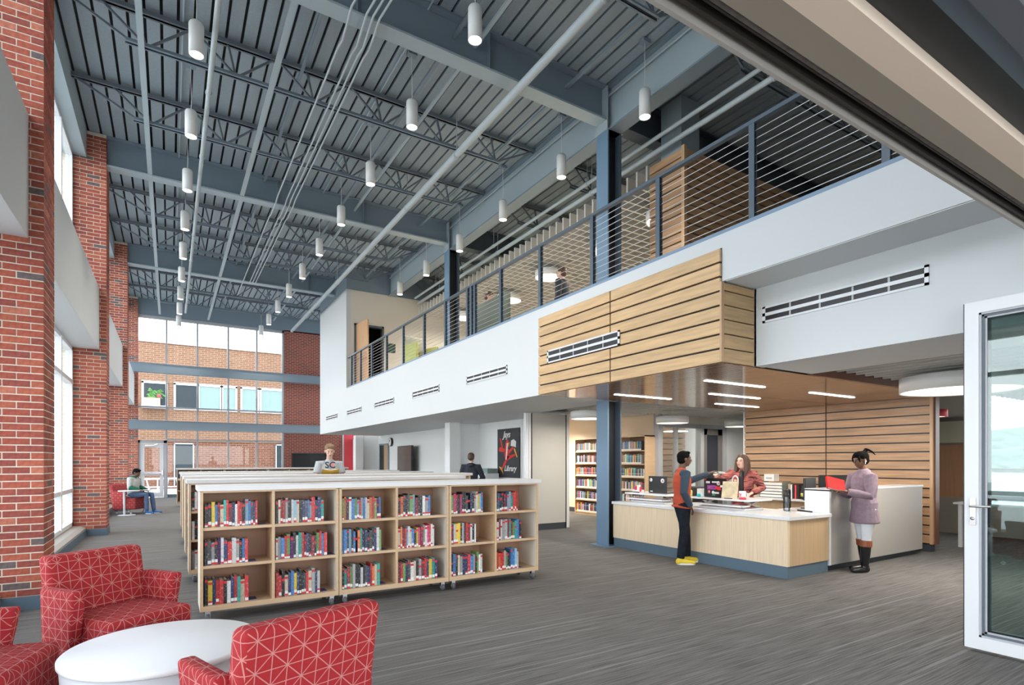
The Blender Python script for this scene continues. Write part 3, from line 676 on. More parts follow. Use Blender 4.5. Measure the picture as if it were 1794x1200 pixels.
B(9.95, 3.82, .12, 10.12, 3.86, 2.4).build('end_trim', M['woodtrim'], ww, w=True)
B(10.0, 3.80, .12, 10.13, 3.83, 2.42).build('end_panel', M['woodtrimd'], ww, w=True)
B(9.97, 7.08, 0, 10.12, 7.13, 2.4).build('end_trim', M['alu'], ww, w=True)
B(9.98, 3.85, 0, 10.1, 7.1, .12).build('wall_base', M['kickd'], ww, w=True)
ub = thing('timber_box', 'slatted timber clad box upstairs behind the railing', 'cladding', (7.5, 5, 3.7))
B(6.93, 3.3, 3.7, 9.9, 6.72, 6.38).build('dark_core', M['black'], ub, w=True)
for k in range(18):
    z = 3.72+k*.148
    if z > 6.38: break
    B(6.9, 6.04, z, 6.93, 6.73, min(z+.126, 6.4)).build('board', M['woodwall'], ub, w=True)
    B(6.95, 6.0, z, 10.4, 6.03, min(z+.126, 6.4)).build('board', M['woodwallx'], ub, w=True)
B(6.89, 5.98, 3.7, 6.95, 6.04, 6.4).build('corner_trim', M['woodtrim'], ub, w=True)
bpy.data.objects.remove([o for o in ub.children if o.name.startswith('dark_core')][0])
B(6.93, 6.03, 3.7, 10.4, 6.72, 6.38).build('dark_core', M['black'], ub, w=True)
tag(B(7.3, 6.4, 6.38, 7.75, 6.85, 7.56).build('roof_post', M['steel_light']), 'short pale steel post between the timber box and the roof', 'column')
# ================================================================ BAFFLE CEILINGS
bc = thing('baffle_ceiling', 'upstairs ceiling of pale hanging felt baffles seen through the cable railing', 'ceiling baffles', (9.5, 12, 6.2))
bm_ = B(7.0, -.02, 6.22, 12.3, .02, 6.5).mesh('baffle', M['baffle'], (9.5, 0, 6.2))
k = 0; y = 6.9
while y < 17.4:
    o = bpy.data.objects.new('baffle', bm_); C.objects.link(o); o.parent = bc; o.location = (0, y-12, 0)
    q = MB()
    for i in range(5): x = 7.6+i*1.05+(k % 2)*.5; q.box(x-.012, y+.02, 6.27, x+.012, y+.1, 6.33)
    q.build('spacer', M['baffle'], bc, w=True)
    y += .239; k += 1
bd = thing('baffle_ceiling', 'ceiling of pale baffles beyond the desk ceiling, above the glazed office', 'ceiling baffles', (9, 8, 2.45))
bm_ = B(-.018, 6.98, 2.47, .018, 9.05, 2.62).mesh('baffle', M['baffle'], (0, 8, 2.45))
for k in range(29):
    x = 6.6+.221*k
    if x > 12.9: break
    o = bpy.data.objects.new('baffle', bm_); C.objects.link(o); o.parent = bd; o.location = (x-9, 0, 0)
for k in range(13):
    o = bpy.data.objects.new('baffle', bm_); C.objects.link(o); o.parent = bd; o.location = (6.66+.221*k-9, 2.15, 0)
be = thing('baffle_ceiling', 'ceiling of pale baffles above the large drum lamp at right', 'ceiling baffles', (9, 2.5, 2.45))
bm_ = B(-.02, 1.1, 2.47, .02, 3.58, 2.64).mesh('baffle', M['baffle'], (0, 2.5, 2.45))
for k in range(30):
    x = 6.35+.221*k
    o = bpy.data.objects.new('baffle', bm_); C.objects.link(o); o.parent = be; o.location = (x-9, 0, 0)
bf = MB()
for k in range(3): bf.box(6.3, 1.5+.7*k, 2.64, 12.9, 1.54+.7*k, 2.67)
bf.build('carrier', M['winframe'], be, w=True)
sobj('ceiling_lower', MB().box(6.3, 1.1, 3.1, 13, 3.6, 3.2).box(6.4, 6.9, 3.1, 13, 12, 3.2).box(10.1, 3.6, 2.7, 13, 6.9, 2.8), M['deckdark'])
# ================================================================ RAILING
rl = thing('cable_railing', 'blue steel railing with horizontal cables along the mezzanine edge', 'railing', (4.8, 9, 3.7))
B(4.755, 1.06, 3.685, 4.86, 17.64, 3.74).build('base_channel', M['railbase'], rl, w=True)
B(4.775, 1.06, 4.66, 4.835, 17.64, 4.70).build('top_rail', M['rail'], rl, w=True, bev=.005)
posts = [2.15, 3.33, 4.54, 5.715, 6.94, 8.12, 9.06, 9.2, 9.36, 10.35, 11.46, 12.76, 13.97, 15.2, 16.27, 17.24]
for y in posts: MB().box(4.78, y-.03, 3.74, 4.79, y+.03, 4.66).box(4.82, y-.03, 3.74, 4.83, y+.03, 4.66).box(4.79, y-.01, 3.74, 4.82, y+.01, 4.66).build('post', M['rail'], rl, w=True)
for k in range(11): MB().tube([(4.805, 1.1, 3.80+k*.079), (4.805, 17.6, 3.80+k*.079)], .0036, 6).build('cable', M['cable'], rl, w=True)
# ================================================================ BOOKCASES
def caster(p, x, y):
    c = MB().lathe([(.034, -.016), (.04, -.009), (.04, .009), (.034, .016)], (x, y, .04), n=16, axis='x').build('caster', mat('grey_caster_tyre', (.10, .10, .11), .5), p)
    MB().box(x-.022, y-.022, .088, x+.022, y+.022, .1).box(x-.02, y-.012, .03, x-.016, y+.02, .09).box(x+.016, y-.012, .03, x+.02, y+.02, .09).box(x-.02, y-.02, .06, x+.02, y+.03, .09).lathe([(.012, -.016), (.012, .016)], (x, y, .03), n=8, axis='x').build('caster_fork', mat('zinc_fork', (.55, .56, .58), .35, metal=.7), c)
    return c
SH = [.145, .493, .823]           # shelf surfaces
def case_unit(label, x0, x1, y0, dep=.40, group='wheeled low bookcases', detail=True):
    p = thing('low_bookcase', label, 'bookcase', ((x0+x1)/2, y0+dep/2, 0), group=group)
    hw = (x1-x0)/2; hd = dep/2; t = .024
    for s in (-1, 1):
        q = MB(); xa, xb = (-hw, -hw+t) if s < 0 else (hw-t, hw)
        q.box(xa, -hd+.008, .1, xb, hd, 1.135).build('side_panel', M['caseside'], p)
        B(xa, -hd, .1, xb, -hd+.008, 1.135).build('edge_band', M['case'], p)
    B(-t/2, -hd+.004, .14, t/2, hd-.02, 1.125).build('divider', M['case'], p)
    B(-hw+t, -hd, .10, hw-t, hd, .145).build('bottom_board', M['case'], p)
    B(-hw+t, -hd, 1.125, hw-t, hd, 1.14).build('top_rail', M['case'], p)
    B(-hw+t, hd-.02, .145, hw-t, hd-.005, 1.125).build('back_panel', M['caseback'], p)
    for z in SH[1:]:
        for a, b in ((-hw+t, -t/2), (t/2, hw-t)): B(a, -hd+.012, z-.026, b, hd-.02, z).build('shelf', M['case'], p)
    if detail:
        for sx_ in (-hw+.06, hw-.06):
            for sy_ in (-hd+.04, hd-.05): caster(p, sx_, sy_)
    return p
def worktop(label, x0, x1, y0, dep=.40):
    o = B(x0-.02, y0-.015, 1.14, x1+.035, y0+dep+.015, 1.185).build('worktop', M['casetop'], off=((x0+x1)/2, y0+dep/2, 1.14), bev=.003)
    return tag(o, label, 'worktop', 'white tops of the low bookcases')
FX = [.22, 1.393, 1.40, 2.567, 2.574, 3.74]
nth = ['nearest', 'second', 'third', 'fourth', 'fifth']
for i, l in enumerate(['leftmost', 'middle', 'rightmost']): case_unit('wheeled maple bookcase with books, %s of the three in the nearest row' % l, FX[2*i], FX[2*i+1], 5.45)
worktop('long white worktop over the nearest row of bookcases', .22, 3.74, 5.45)
rowY = [7.35, 9.08, 10.85, 12.9, 19.9]
for r, y in enumerate(rowY):
    n = 3 if r == 0 else 4; x1 = 3.70 if r == 0 else 4.72
    if r == 4: x1 = 5.4
    wd = (x1-.18)/n; rn = ['second', 'third', 'fourth', 'fifth', 'farthest'][r]
    for k in range(n): case_unit('wheeled maple bookcase in the %s row from the front, %s from the left end' % (rn, ['first', 'second', 'third', 'fourth'][k]), .18+k*wd+.003, .18+(k+1)*wd-.003, y, detail=r < 3)
    worktop('white worktop over the %s row of bookcases' % rn, .18, x1, y)
# books ---------------------------------------------------------------
COL = dict(k=('black', (.015, .015, .018)), d=('dark grey', (.06, .065, .075)), w=('white', (.66, .66, .64)), c=('cream', (.62, .52, .38)), r=('red', (.52, .03, .03)), m=('maroon', (.20, .02, .035)),
           o=('orange', (.62, .17, .04)), y=('yellow', (.70, .50, .05)), g=('green', (.14, .27, .07)), t=('teal', (.03, .32, .28)), b=('blue', (.04, .17, .42)), l=('light blue', (.24, .42, .56)),
           n=('navy', (.02, .035, .12)), p=('purple', (.16, .05, .22)), i=('pink', (.62, .05, .22)), s=('grey', (.34, .34, .34)))
def spinemat(key):
    name, c = COL[key]; nm = 'book_cover_'+name.replace(' ', '_')
    m = bpy.data.materials.new(nm); m.use_nodes = True; N, L = nodes_of(m); b = N['Principled BSDF']; b.inputs['Roughness'].default_value = .4
    t = N.new('ShaderNodeTexCoord'); mp = N.new('ShaderNodeMapping'); oi = N.new('ShaderNodeObjectInfo')
    ad = N.new('ShaderNodeVectorMath'); ad.operation = 'ADD'; cx = N.new('ShaderNodeCombineXYZ'); L.new(math_(N, L, 'MULTIPLY', oi.outputs['Random'], 37.), cx.inputs[2])
    L.new(t.outputs['Object'], ad.inputs[0]); L.new(cx.outputs[0], ad.inputs[1])
    mp.inputs['Scale'].default_value = (60, 0, 42); L.new(ad.outputs[0], mp.inputs[0])
    n = N.new('ShaderNodeTexNoise'); n.inputs['Scale'].default_value = 1; n.inputs['Detail'].default_value = 3; n.inputs['Roughness'].default_value = .8; L.new(mp.outputs[0], n.inputs['Vector'])
    th = math_(N, L, 'GREATER_THAN', n.outputs[0], .58)
    mx = N.new('ShaderNodeMix'); mx.data_type = 'RGBA'; L.new(math_(N, L, 'MULTIPLY', th, .42), mx.inputs[0]); mx.inputs[6].default_value = c+(1,)
    lum = sum(c)/3; mx.inputs[7].default_value = (.6, .58, .52, 1) if lum < .3 else (.06, .05, .06, 1)
    hs = N.new('ShaderNodeHueSaturation'); r2 = N.new('ShaderNodeMapRange'); r2.inputs['To Min'].default_value = .7; r2.inputs['To Max'].default_value = 1.25
    L.new(oi.outputs['Random'], r2.inputs[0]); L.new(r2.outputs[0], hs.inputs['Value']); L.new(mx.outputs[2], hs.inputs['Color']); L.new(hs.outputs[0], b.inputs['Base Color']); return m
SM = {k: spinemat(k) for k in COL}
M['pages'] = mat('book_pages', (.72, .66, .54), .9, noise=.1, nscale=200, stretch=(20, 1, 1))
M['tagred'] = mat('red_spine_tag', (.62, .03, .03), .5); M['tagwhite'] = mat('white_spine_tag', (.8, .8, .78), .5)
bcache = {}
def book_meshes(key, w_, h_, d_):
    kk = (key, w_, h_, d_)
    if kk not in bcache:
        cov = MB().box(0, 0, 0, w_, .004, h_).box(0, .004, 0, .0025, d_, h_).box(w_-.0025, .004, 0, w_, d_, h_).mesh('book', [SM[key]])
        pk = ('p', w_, h_, d_)
        if pk not in bcache: bcache[pk] = B(.0025, .004, .003, w_-.0025, d_-.003, h_-.003).mesh('pages', M['pages'])
        tk = ('t', w_)
        if tk not in bcache:
            bcache[tk] = [MB().box(.001, -.0012, .004, w_-.001, 0, .022, 0).box(.001, -.0012, .022, w_-.001, 0, .048, 1).mesh('spine_label', [M['tagred'], M['tagwhite']]), MB().box(.001, -.0012, .012, w_-.001, 0, .040, 0).mesh('spine_label', [M['tagwhite']]), MB().box(.001, -.0012, .006, w_-.001, 0, .030, 0).mesh('spine_label', [M['tagwhite']]), MB().box(.001, -.0012, .003, w_-.001, 0, .02, 1).box(.001, -.0012, .02, w_-.001, 0, .035, 0).mesh('spine_label', [M['tagred'], M['tagwhite']])]
        tr_ = ('u', w_)
        if tr_ not in bcache:
            bcache[tr_] = B(.0015, -.0012, 0, w_-.0015, 0, .022).mesh('spine_sticker', M['tagred'])
        bcache[kk] = cov
    return bcache[kk], bcache[('p', w_, h_, d_)], bcache[('t', w_)], bcache[('u', w_)]
ordw = ['first', 'second', 'third', 'fourth', 'fifth', 'sixth', 'seventh', 'eighth', 'ninth', 'tenth', 'eleventh', 'twelfth', 'thirteenth', 'fourteenth', 'fifteenth', 'sixteenth', 'seventeenth', 'eighteenth', 'nineteenth', 'twentieth']
rb = random.Random(11)
nb = [0]
def place_book(key, x, y, z, w_, h_, d_, label, group, parts=True):
    a, pg, tg, st = book_meshes(key, w_, h_, d_)
    o = bpy.data.objects.new('book', a); C.objects.link(o); o.location = (x, y, z); tag(o, label, 'book', group)
    for me, nm in ((pg, 'pages'),)+(((rb.choice(tg), 'spine_label'),) if parts and rb.random() < .72 else ()):
        c = bpy.data.objects.new(nm, me); C.objects.link(c); c.parent = o
    if parts and rb.random() < .5:
        c = bpy.data.objects.new('spine_sticker', st); C.objects.link(c); c.parent = o; c.location = (0, 0, h_-.036 if rb.random() < .7 else h_*.6)
    nb[0] += 1; return o
cub = [['kkybmctrmnwrrklbdnr', 'kdskpwnrwskbr', 'kynrrkwnrtcr'], ['kcmrskwlckndbsrnnt', 'wsbrgpkwtrmnkmkgrbr', 'rrkcnbynkkdrcsnw'],
       ['gokwbglrsbwcorgpb', 'bbdlkbnotknkdknwg', 'ktmgskkwkdnroct'], ['kokkdglmkkwsb', 'comrlwcbkyimpwirww', 'mrgndwcksmrnytn'],
       ['gimkikkddnkswylb', 'mwyyksdrmwkw', 'kbkcsnnrbskgww'], ['nbkkmnsltrrr', 'wmwssmtmgtbk', 'rorrsgknbblw']]
ends = [[.425, .345, .345], [.435, .465, .40], [.39, .40, .375], [.36, .405, .44], [.40, .31, .39], [.29, .34, .30]]
binst = [0, 0, 0]
be_me = MB().box(0, 0, 0, .0025, .12, .2).box(0, 0, 0, .07, .12, .002).mesh('bookend', mat('navy_bookend', (.03, .05, .22), .4))
for u in range(6):
    unit = u//2; x0 = FX[2*unit]+.024 if u % 2 == 0 else (FX[2*unit]+FX[2*unit+1])/2+.012
    bay = ['leftmost', 'second', 'third', 'fourth', 'fifth', 'rightmost'][u]
    for s in range(3):
        keys = cub[u][s]; z = SH[2-s]; span = ends[u][s]; lvl = ['top', 'middle', 'bottom'][s]
        ws = [rb.choice([.020, .022, .026, .030]) for _ in keys]; f_ = span/sum(ws); x = x0+.012
        for i, k in enumerate(keys):
            w_ = round(ws[i]*f_, 3); h_ = rb.choice([.195, .205, .21, .212, .22, .225, .235]); d_ = rb.choice([.14, .15])
            place_book(k, x, 5.45+.03+rb.uniform(0, .012), z, round(w_-.001, 3), h_, d_, '%s book, %s from left, %s shelf, %s bay, nearest bookcases' % (COL[k][0], ordw[i], lvl, bay), 'books in the nearest row of bookcases'); x += w_
        e = bpy.data.objects.new('bookend', be_me); C.objects.link(e); e.location = (x+.001, 5.51, z)
        tag(e, 'dark blue metal bookend on the %s shelf of the %s bay, nearest bookcases' % (lvl, bay), 'bookend', 'bookends in the nearest row')
nb_front = nb[0]
# second row: the few books seen past the end of the front case
for s in range(3):
    x = .18+.035
    for i, k in enumerate(['kwr', 'wkd', 'swr'][s]):
        place_book(k, x, 7.385, SH[2-s], .028, .21+.01*(i % 2), .15, '%s book, %s from left end, %s shelf, second bookcase row' % (COL[k][0], ordw[i], ['top', 'middle', 'bottom'][s]), 'books at the left end of the second row'); x += .03
# the rest of the books, past the first three hundred: one mass
rest = MB(); keysl = list(COL); rmats = [SM[k] for k in keysl]+[M['pages'], M['tagwhite']]
def massbooks(x0, x1, y, z, dirn='x', d_=.15, dens=1.0, hmax=.23):
    a = x0
    while a < x1-.03:
        w_ = rb.choice([.02, .024, .028, .032])
        k = keysl.index(rb.choice('kkkddwwcrrmoygtbbnnpss')); h_ = rb.uniform(.19, hmax)
        if dirn == 'x': rest.box(a, y, z, a+w_-.001, y+d_, z+h_, k).box(a+.001, y-.001, z, a+w_-.002, y, z+.04, len(keysl)+1)
        else: rest.box(y, a, z, y+d_, a+w_-.001, z+h_, k).box(y-.001, a+.001, z, y, a+w_-.002, z+.035, len(keysl)+1)
        a += w_
for r, y in enumerate(rowY):
    n = 3 if r == 0 else 4; x1 = 3.70 if r == 0 else (4.72 if r < 4 else 5.4); wd = (x1-.18)/n
    for k in range(2*n):
        xa = .18+k*wd/2+.03
        for s in range(3):
            a = xa+(.1 if r == 0 and k == 0 else 0)
            if r < 4 and k > 1: continue
            if r == 4 and s: continue
            massbooks(a, a+rb.uniform(.3, .5) if r < 4 else xa+wd/2-.05, y+.03, SH[2-s], hmax=.28 if r == 4 else .23)
# tall bookcases in the back room (fronts face the hall)
for label, y0, y1 in (('tall maple bookcase left of the blue column, full of books', 10.75, 11.75), ('tall maple bookcase right of the blue column, with a plain end panel', 9.16, 10.02)):
    p = thing('tall_bookcase', label, 'bookcase', (9.42, (y0+y1)/2, 0), group='tall bookcases in the back room')
    for y in (y0, y1-.025): B(9.25, y, .02, 9.59, y+.025, 2.0).build('side_panel', M['case'], p, w=True)
    B(9.57, y0, .02, 9.59, y1, 2.0).build('back_panel', M['caseback'], p, w=True)
    B(9.25, y0, 1.97, 9.59, y1, 2.0).build('top_panel', M['case'], p, w=True)
    B(9.27, y0, 0, 9.59, y1, .06).build('plinth', M['case'], p, w=True)
    for k in range(6):
        z = .08+.315*k; B(9.255, y0+.025, z-.022, 9.57, y1-.025, z).build('shelf', M['case'], p, w=True)
        massbooks(y0+.03+(.12 if k in (4, 5) else .02), y1-.035, 9.27, z, 'y')
o = rest.build('books', rmats); tag(o, 'remaining books on the rear rows and in the tall bookcases', 'books', kind='stuff')

# ================================================================ SERVICE DESK
sd = thing('service_desk', 'low service desk with pale wood front, white top and blue base', 'desk', (6.6, 5.4, 0))
MB().box(6.215, 3.85, 0, 6.25, 6.86, .15).build('desk_base', M['kick'], sd, w=True)
B(6.22, 3.855, 0, 7.09, 3.89, .15).build('desk_base', M['kick'], sd, w=True)
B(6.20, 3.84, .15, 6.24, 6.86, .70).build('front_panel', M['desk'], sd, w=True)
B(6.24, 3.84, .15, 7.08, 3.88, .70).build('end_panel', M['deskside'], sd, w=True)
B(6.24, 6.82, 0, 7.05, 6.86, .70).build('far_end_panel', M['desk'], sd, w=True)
B(6.17, 3.80, .70, 7.085, 6.865, .742).build('desk_top', M['solid'], sd, w=True, bev=.003)
hc = thing('high_counter', 'tall white standing counter wall beside the service desk', 'counter', (8.4, 4, 0))
B(7.10, 3.84, .08, 9.66, 4.15, 1.03).build('counter_body', M['solidgrey'], hc, w=True, bev=.003)
B(7.09, 3.835, .08, 7.13, 4.155, 1.035).build('waterfall_end', M['solid'], hc, w=True)
B(7.09, 3.835, 1.02, 9.67, 4.155, 1.045).build('counter_top', M['solid'], hc, w=True)
B(7.14, 3.9, 0, 9.6, 4.1, .08).build('recessed_base', M['kickd'], hc, w=True)
bk = thing('back_counter', 'low back counter along the slatted wall behind the desk', 'counter', (9.6, 5.4, 0))
MB().box(9.3, 4.17, .70, 9.95, 6.9, .73).box(9.68, 3.95, .70, 9.95, 4.17, .73).build('counter_top', M['solid'], bk, w=True)
MB().box(9.4, 4.2, .12, 9.94, 6.88, .70).box(9.69, 3.98, .12, 9.94, 4.2, .70).build('cabinet_body', M['deskside'], bk, w=True)
MB().box(9.45, 4.21, 0, 9.94, 6.88, .12).box(9.7, 3.99, 0, 9.94, 4.21, .12).build('cabinet_base', M['kickd'], bk, w=True)
# things on the desk
def riser(label, yc, L_, xc):
    p = thing('desk_riser', label, 'desk riser', (xc, yc, .742), group='standing desk risers')
    B(-.26, -L_/2, .125, .26, L_/2, .15).build('platform', M['solid'], p, bev=.004)
    B(-.20, -L_/2*.8, 0, .20, L_/2*.8, .025).build('riser_base', M['solid'], p, bev=.004)
    B(-.30, -L_/2*.85, .05, -.12, L_/2*.85, .068).build('keyboard_tray', M['alu'], p)
    for s in (-1, 1):
        y = s*L_*.36
        MB().bar((-.18, y, .03), (.16, y, .12), .02).bar((.16, y+.02*s, .03), (-.18, y+.02*s, .12), .02).build('scissor_arm', M['chrome'], p)
        MB().tube([(-.2, y, .11), (.2, y, .11)], .012, 8).build('strut', M['black'], p)
    return p
riser('white desk riser left on the desk, carrying the laptop with two round stickers', 6.3, .92, 6.62)
riser('white desk riser in front of the woman, carrying the stickered laptop', 4.98, .95, 6.66)
def sticker(p, x, y, z, w_, h_, m, r=False):
    if r: MB().lathe([(w_/2, -.0012), (w_/2, 0)], (x, y, z), n=16, axis='x').build('sticker', m, p)
    else: B(x-.0012, y-w_/2, z-h_/2, x, y+w_/2, z+h_/2).build('sticker', m, p)
def laptop(label, loc, rz, wd, ht, stick):
    p = thing('laptop', label, 'laptop', loc, rz)
    B(0, -wd/2, 0, .24, wd/2, .018).build('keyboard_base', M['black'], p)
    B(-.012, -wd/2, .01, .0, wd/2, ht).build('lid', M['black'], p, bev=.003)
    for y, z, a, b, c, r in stick: sticker(p, -.012, y, z, a, b, mat('sticker_'+c, dict(white=(.8, .8, .8), red=(.7, .03, .04), purple=(.35, .06, .42), teal=(.05, .45, .35), yellow=(.75, .6, .1), pink=(.7, .2, .3))[c], .5), r)
    return p
laptop('black laptop with two round stickers on its lid, on the left desk riser', (6.56, 6.22, .893), .06, .36, .27, [(.13, .21, .055, .05, 'white', 1), (-.1, .2, .07, .07, 'white', 1), (-.105, .2, .035, .035, 'red', 1), (.135, .215, .03, .03, 'red', 1), (.12, .03, .05, .012, 'white', 0)])
laptop('black laptop covered in colourful stickers, in front of the woman', (6.5, 5.09, .893), -.03, .38, .27,
       [(.06, .14, .14, .06, 'purple', 0), (.06, .14, .11, .025, 'pink', 0), (.12, .21, .07, .03, 'white', 0), (0, .215, .1, .02, 'white', 0), (-.06, .2, .06, .06, 'white', 1), (-.075, .205, .035, .035, 'red', 1), (-.02, .14, .035, .045, 'red', 0), (-.07, .13, .06, .05, 'red', 0), (.1, .075, .05, .05, 'red', 1), (.1, .075, .03, .03, 'white', 1), (.03, .07, .045, .045, 'white', 1), (-.03, .065, .08, .025, 'white', 0), (.165, .25, .03, .02, 'red', 0), (-.12, .16, .06, .03, 'white', 0), (.02, .035, .05, .015, 'teal', 0)])
tag(MB().ball((0, 0, 0), .042, 16).build('teal_ball', mat('teal_ball', (.10, .45, .30), .5, noise=.3, nscale=12), off=(6.42, 6.12, .935)), 'small teal ball in front of the two-sticker laptop', 'ball')
cb_ = thing('supply_caddy', 'small clear caddy with red and white supplies, left of the two-sticker laptop', 'caddy', (6.5, 6.6, .893))
MB().box(-.05, -.08, 0, .05, .08, .012).box(-.05, -.08, 0, -.045, .08, .04).box(.045, -.08, 0, .05, .08, .04).build('tray', M['alu'], cb_)
B(-.02, .02, .012, .02, .06, .1).build('red_box', M['red'], cb_); B(-.02, -.04, .012, .02, 0, .12).build('white_box', M['led'], cb_); B(-.01, -.07, .012, .01, -.05, .09).build('red_marker', M['red'], cb_)
fg = thing('display_book', 'cream book propped upright on a stand before the stickered laptop', 'book', (6.43, 4.82, .893), .25)
MB().prism([(0, 0), (.02, 0), (.075, .23), (.055, .23)], -.105, .105, 'xz').build('cover', mat('cream_gold_cover', (.62, .52, .33), .5, noise=.3, nscale=9), fg)
MB().prism([(.02, .005), (.03, .005), (.083, .222), (.075, .222)], -.1, .1, 'xz').build('pages', M['pages'], fg)
MB().box(-.03, -.05, 0, .09, .05, .008).bar((.09, 0, .005), (.06, 0, .16), .01).build('stand', M['black'], fg)
hd = thing('desk_fidget', 'white looped desk toy behind the propped cream book', 'ornament', (6.62, 4.86, .893))
MB().tube([(0, .045*math.cos(a), .245+.06*math.sin(a)) for a in [i*math.pi/8 for i in range(17)]], .008, 8).build('loop', M['led'], hd)
MB().tube([(0, 0, 0), (0, 0, .19)], .008, 8).build('stem', M['led'], hd); MB().ball((0, 0, .24), .02, 10).build('face', M['skin_l'], hd)
mg = thing('mug', 'white mug with a red letter mark on the right riser', 'mug', (6.46, 4.63, .893))
MB().lathe([(.0, .004), (.036, .004), (.036, .0), (.042, .0), (.045, .11), (.041, .11), (.036, .012)], n=24).build('mug_body', M['solid'], mg)
MB().tube([(0, -.042, .09), (0, -.072, .085), (0, -.075, .04), (0, -.042, .03)], .006, 8).build('mug_handle', M['solid'], mg)
MB().lathe([(.0455, .0), (.0455, .03)], n=24).build('red_band', M['red'], mg)
text_('letter_mark', 'Y', M['red'], mg, (-.047, .0, .058), (math.pi/2, 0, -math.pi/2), .06)
yp = thing('yellow_bag', 'yellow and green patterned bag beside the boy on the desk', 'bag', (6.45, 5.55, .742))
pad('bag_body', mat('yellow_pattern', (.62, .55, .16), .6, noise=.5, nscale=25), yp, -.05, -.07, 0, .05, .07, .24, .02)
MB().tube([(0, -.04, .23), (0, -.05, .31), (0, 0, .34), (0, .05, .31), (0, .04, .23)], .008, 8).build('bag_strap', mat('olive', (.2, .22, .06), .7), yp)
tb = thing('cyan_tape', 'small cyan holder beside the stickered laptop', 'holder', (6.42, 5.31, .893))
MB().ball((0, 0, .02), (.03, .03, .03), 12).build('holder_body', mat('cyan', (.02, .5, .55), .4), tb)
tp = thing('tissue_box', 'white box beside the yellow bag on the right riser', 'box', (6.55, 5.36, .893))
B(-.05, -.05, 0, .05, .05, .11).build('box_body', M['led'], tp, bev=.003); MB().lathe([(.02, .11), (.02, .112)], n=12).build('box_slot', M['winframe'], tp)
for (x, y, w1, w2, rz, c, l) in ((6.62, 4.27, .30, .22, .3, 'red', 'red folder lying on the desk'), (6.58, 4.3, .22, .15, .5, 'yellow', 'yellow note pad lying on the red folder'), (6.68, 4.5, .28, .2, .1, 'white', 'white paper with print lying beside the right riser')):
    z = .742 if c != 'yellow' else .749
    o = B(-w1/2, -w2/2, 0, w1/2, w2/2, .006).build('folder' if c == 'red' else 'note_pad' if c == 'yellow' else 'paper_sheet', {'red': M['red'], 'yellow': mat('note_yellow', (.75, .62, .15), .7), 'white': M['led']}[c], off=(x, y, z)); o.rotation_euler[2] = rz; tag(o, l, 'paper')
wb_ = thing('water_bottle', 'clear water bottle with a black lid at the end of the desk', 'bottle', (6.95, 4.32, .742))
MB().lathe([(0, 0), (.036, 0), (.038, .01), (.038, .17), (.034, .19), (.034, .2)], n=20).build('bottle_body', glass('bottle_plastic', (.8, .85, .9), 1.5), wb_)
MB().lathe([(.036, .19), (.036, .225), (.02, .23), (.02, .24)], n=20).build('bottle_lid', M['black'], wb_)
pn = thing('pen_holder', 'black pen lying in a white tray near the counter corner', 'pen', (6.85, 4.0, .742))
B(-.05, -.12, 0, .05, .1, .01).build('tray', M['led'], pn); MB().bar((0, -.08, .022), (.02, .12, .03), .018).build('pen', M['black'], pn)
mo = thing('monitor', 'black computer monitor seen from behind over the high counter', 'monitor', (8.25, 4.38, .74), -.35)
B(-.27, -.015, .14, .27, .02, .46).build('monitor_housing', M['black'], mo, bev=.006); B(-.26, .02, .15, .26, .023, .45).build('screen', M['screen'], mo)
MB().box(-.1, -.08, 0, .1, .1, .012).box(-.02, -.02, 0, .02, .0, .2).build('monitor_stand', M['black'], mo)
mo2 = thing('monitor', 'small black monitor left of the woman in the lilac jacket', 'monitor', (7.6, 4.38, .74), .2)
B(-.2, -.015, .12, .2, .02, .43).build('monitor_housing', M['black'], mo2, bev=.006); B(-.19, .02, .13, .19, .023, .42).build('screen', M['screen'], mo2); MB().box(-.09, -.07, 0, .09, .09, .012).box(-.02, -.02, 0, .02, 0, .2).build('monitor_stand', M['black'], mo2)
ik = thing('inner_desk', 'work surface hidden behind the high counter', 'desk', (8.2, 4.6, 0))
B(7.2, 4.16, .70, 9.2, 4.6, .74).build('desk_top', M['solid'], ik, w=True)
for x in (7.22, 9.1): B(x, 4.2, 0, x+.04, 4.56, .70).build('leg', M['alu'], ik, w=True)
def taskchair(label, x, y, rz, ht=.95):
    p = thing('office_chair', label, 'chair', (x, y, 0), rz, group='black office chairs')
    pad('seat', M['black'], p, -.24, -.24, .42, .24, .24, .5, .03); pad('backrest', M['black'], p, .2, -.22, .55, .26, .22, ht, .025)
    MB().bar((.2, 0, .42), (.25, 0, .7), .04, .02).build('back_stem', M['black'], p)
    MB().tube([(0, 0, .08), (0, 0, .42)], .025, 10).build('gas_lift', M['chrome'], p)
    for k in range(5):
        a = k*2*math.pi/5; MB().bar((0, 0, .08), (.27*math.cos(a), .27*math.sin(a), .06), .035).ball((.27*math.cos(a), .27*math.sin(a), .03), .03, 8).build('base_leg', M['black'], p)
taskchair('black office chair between the desk and the high counter', 7.62, 5.0, -.9, 1.0)
taskchair('black office chair behind the two-sticker laptop', 7.3, 6.35, -.2, .98)
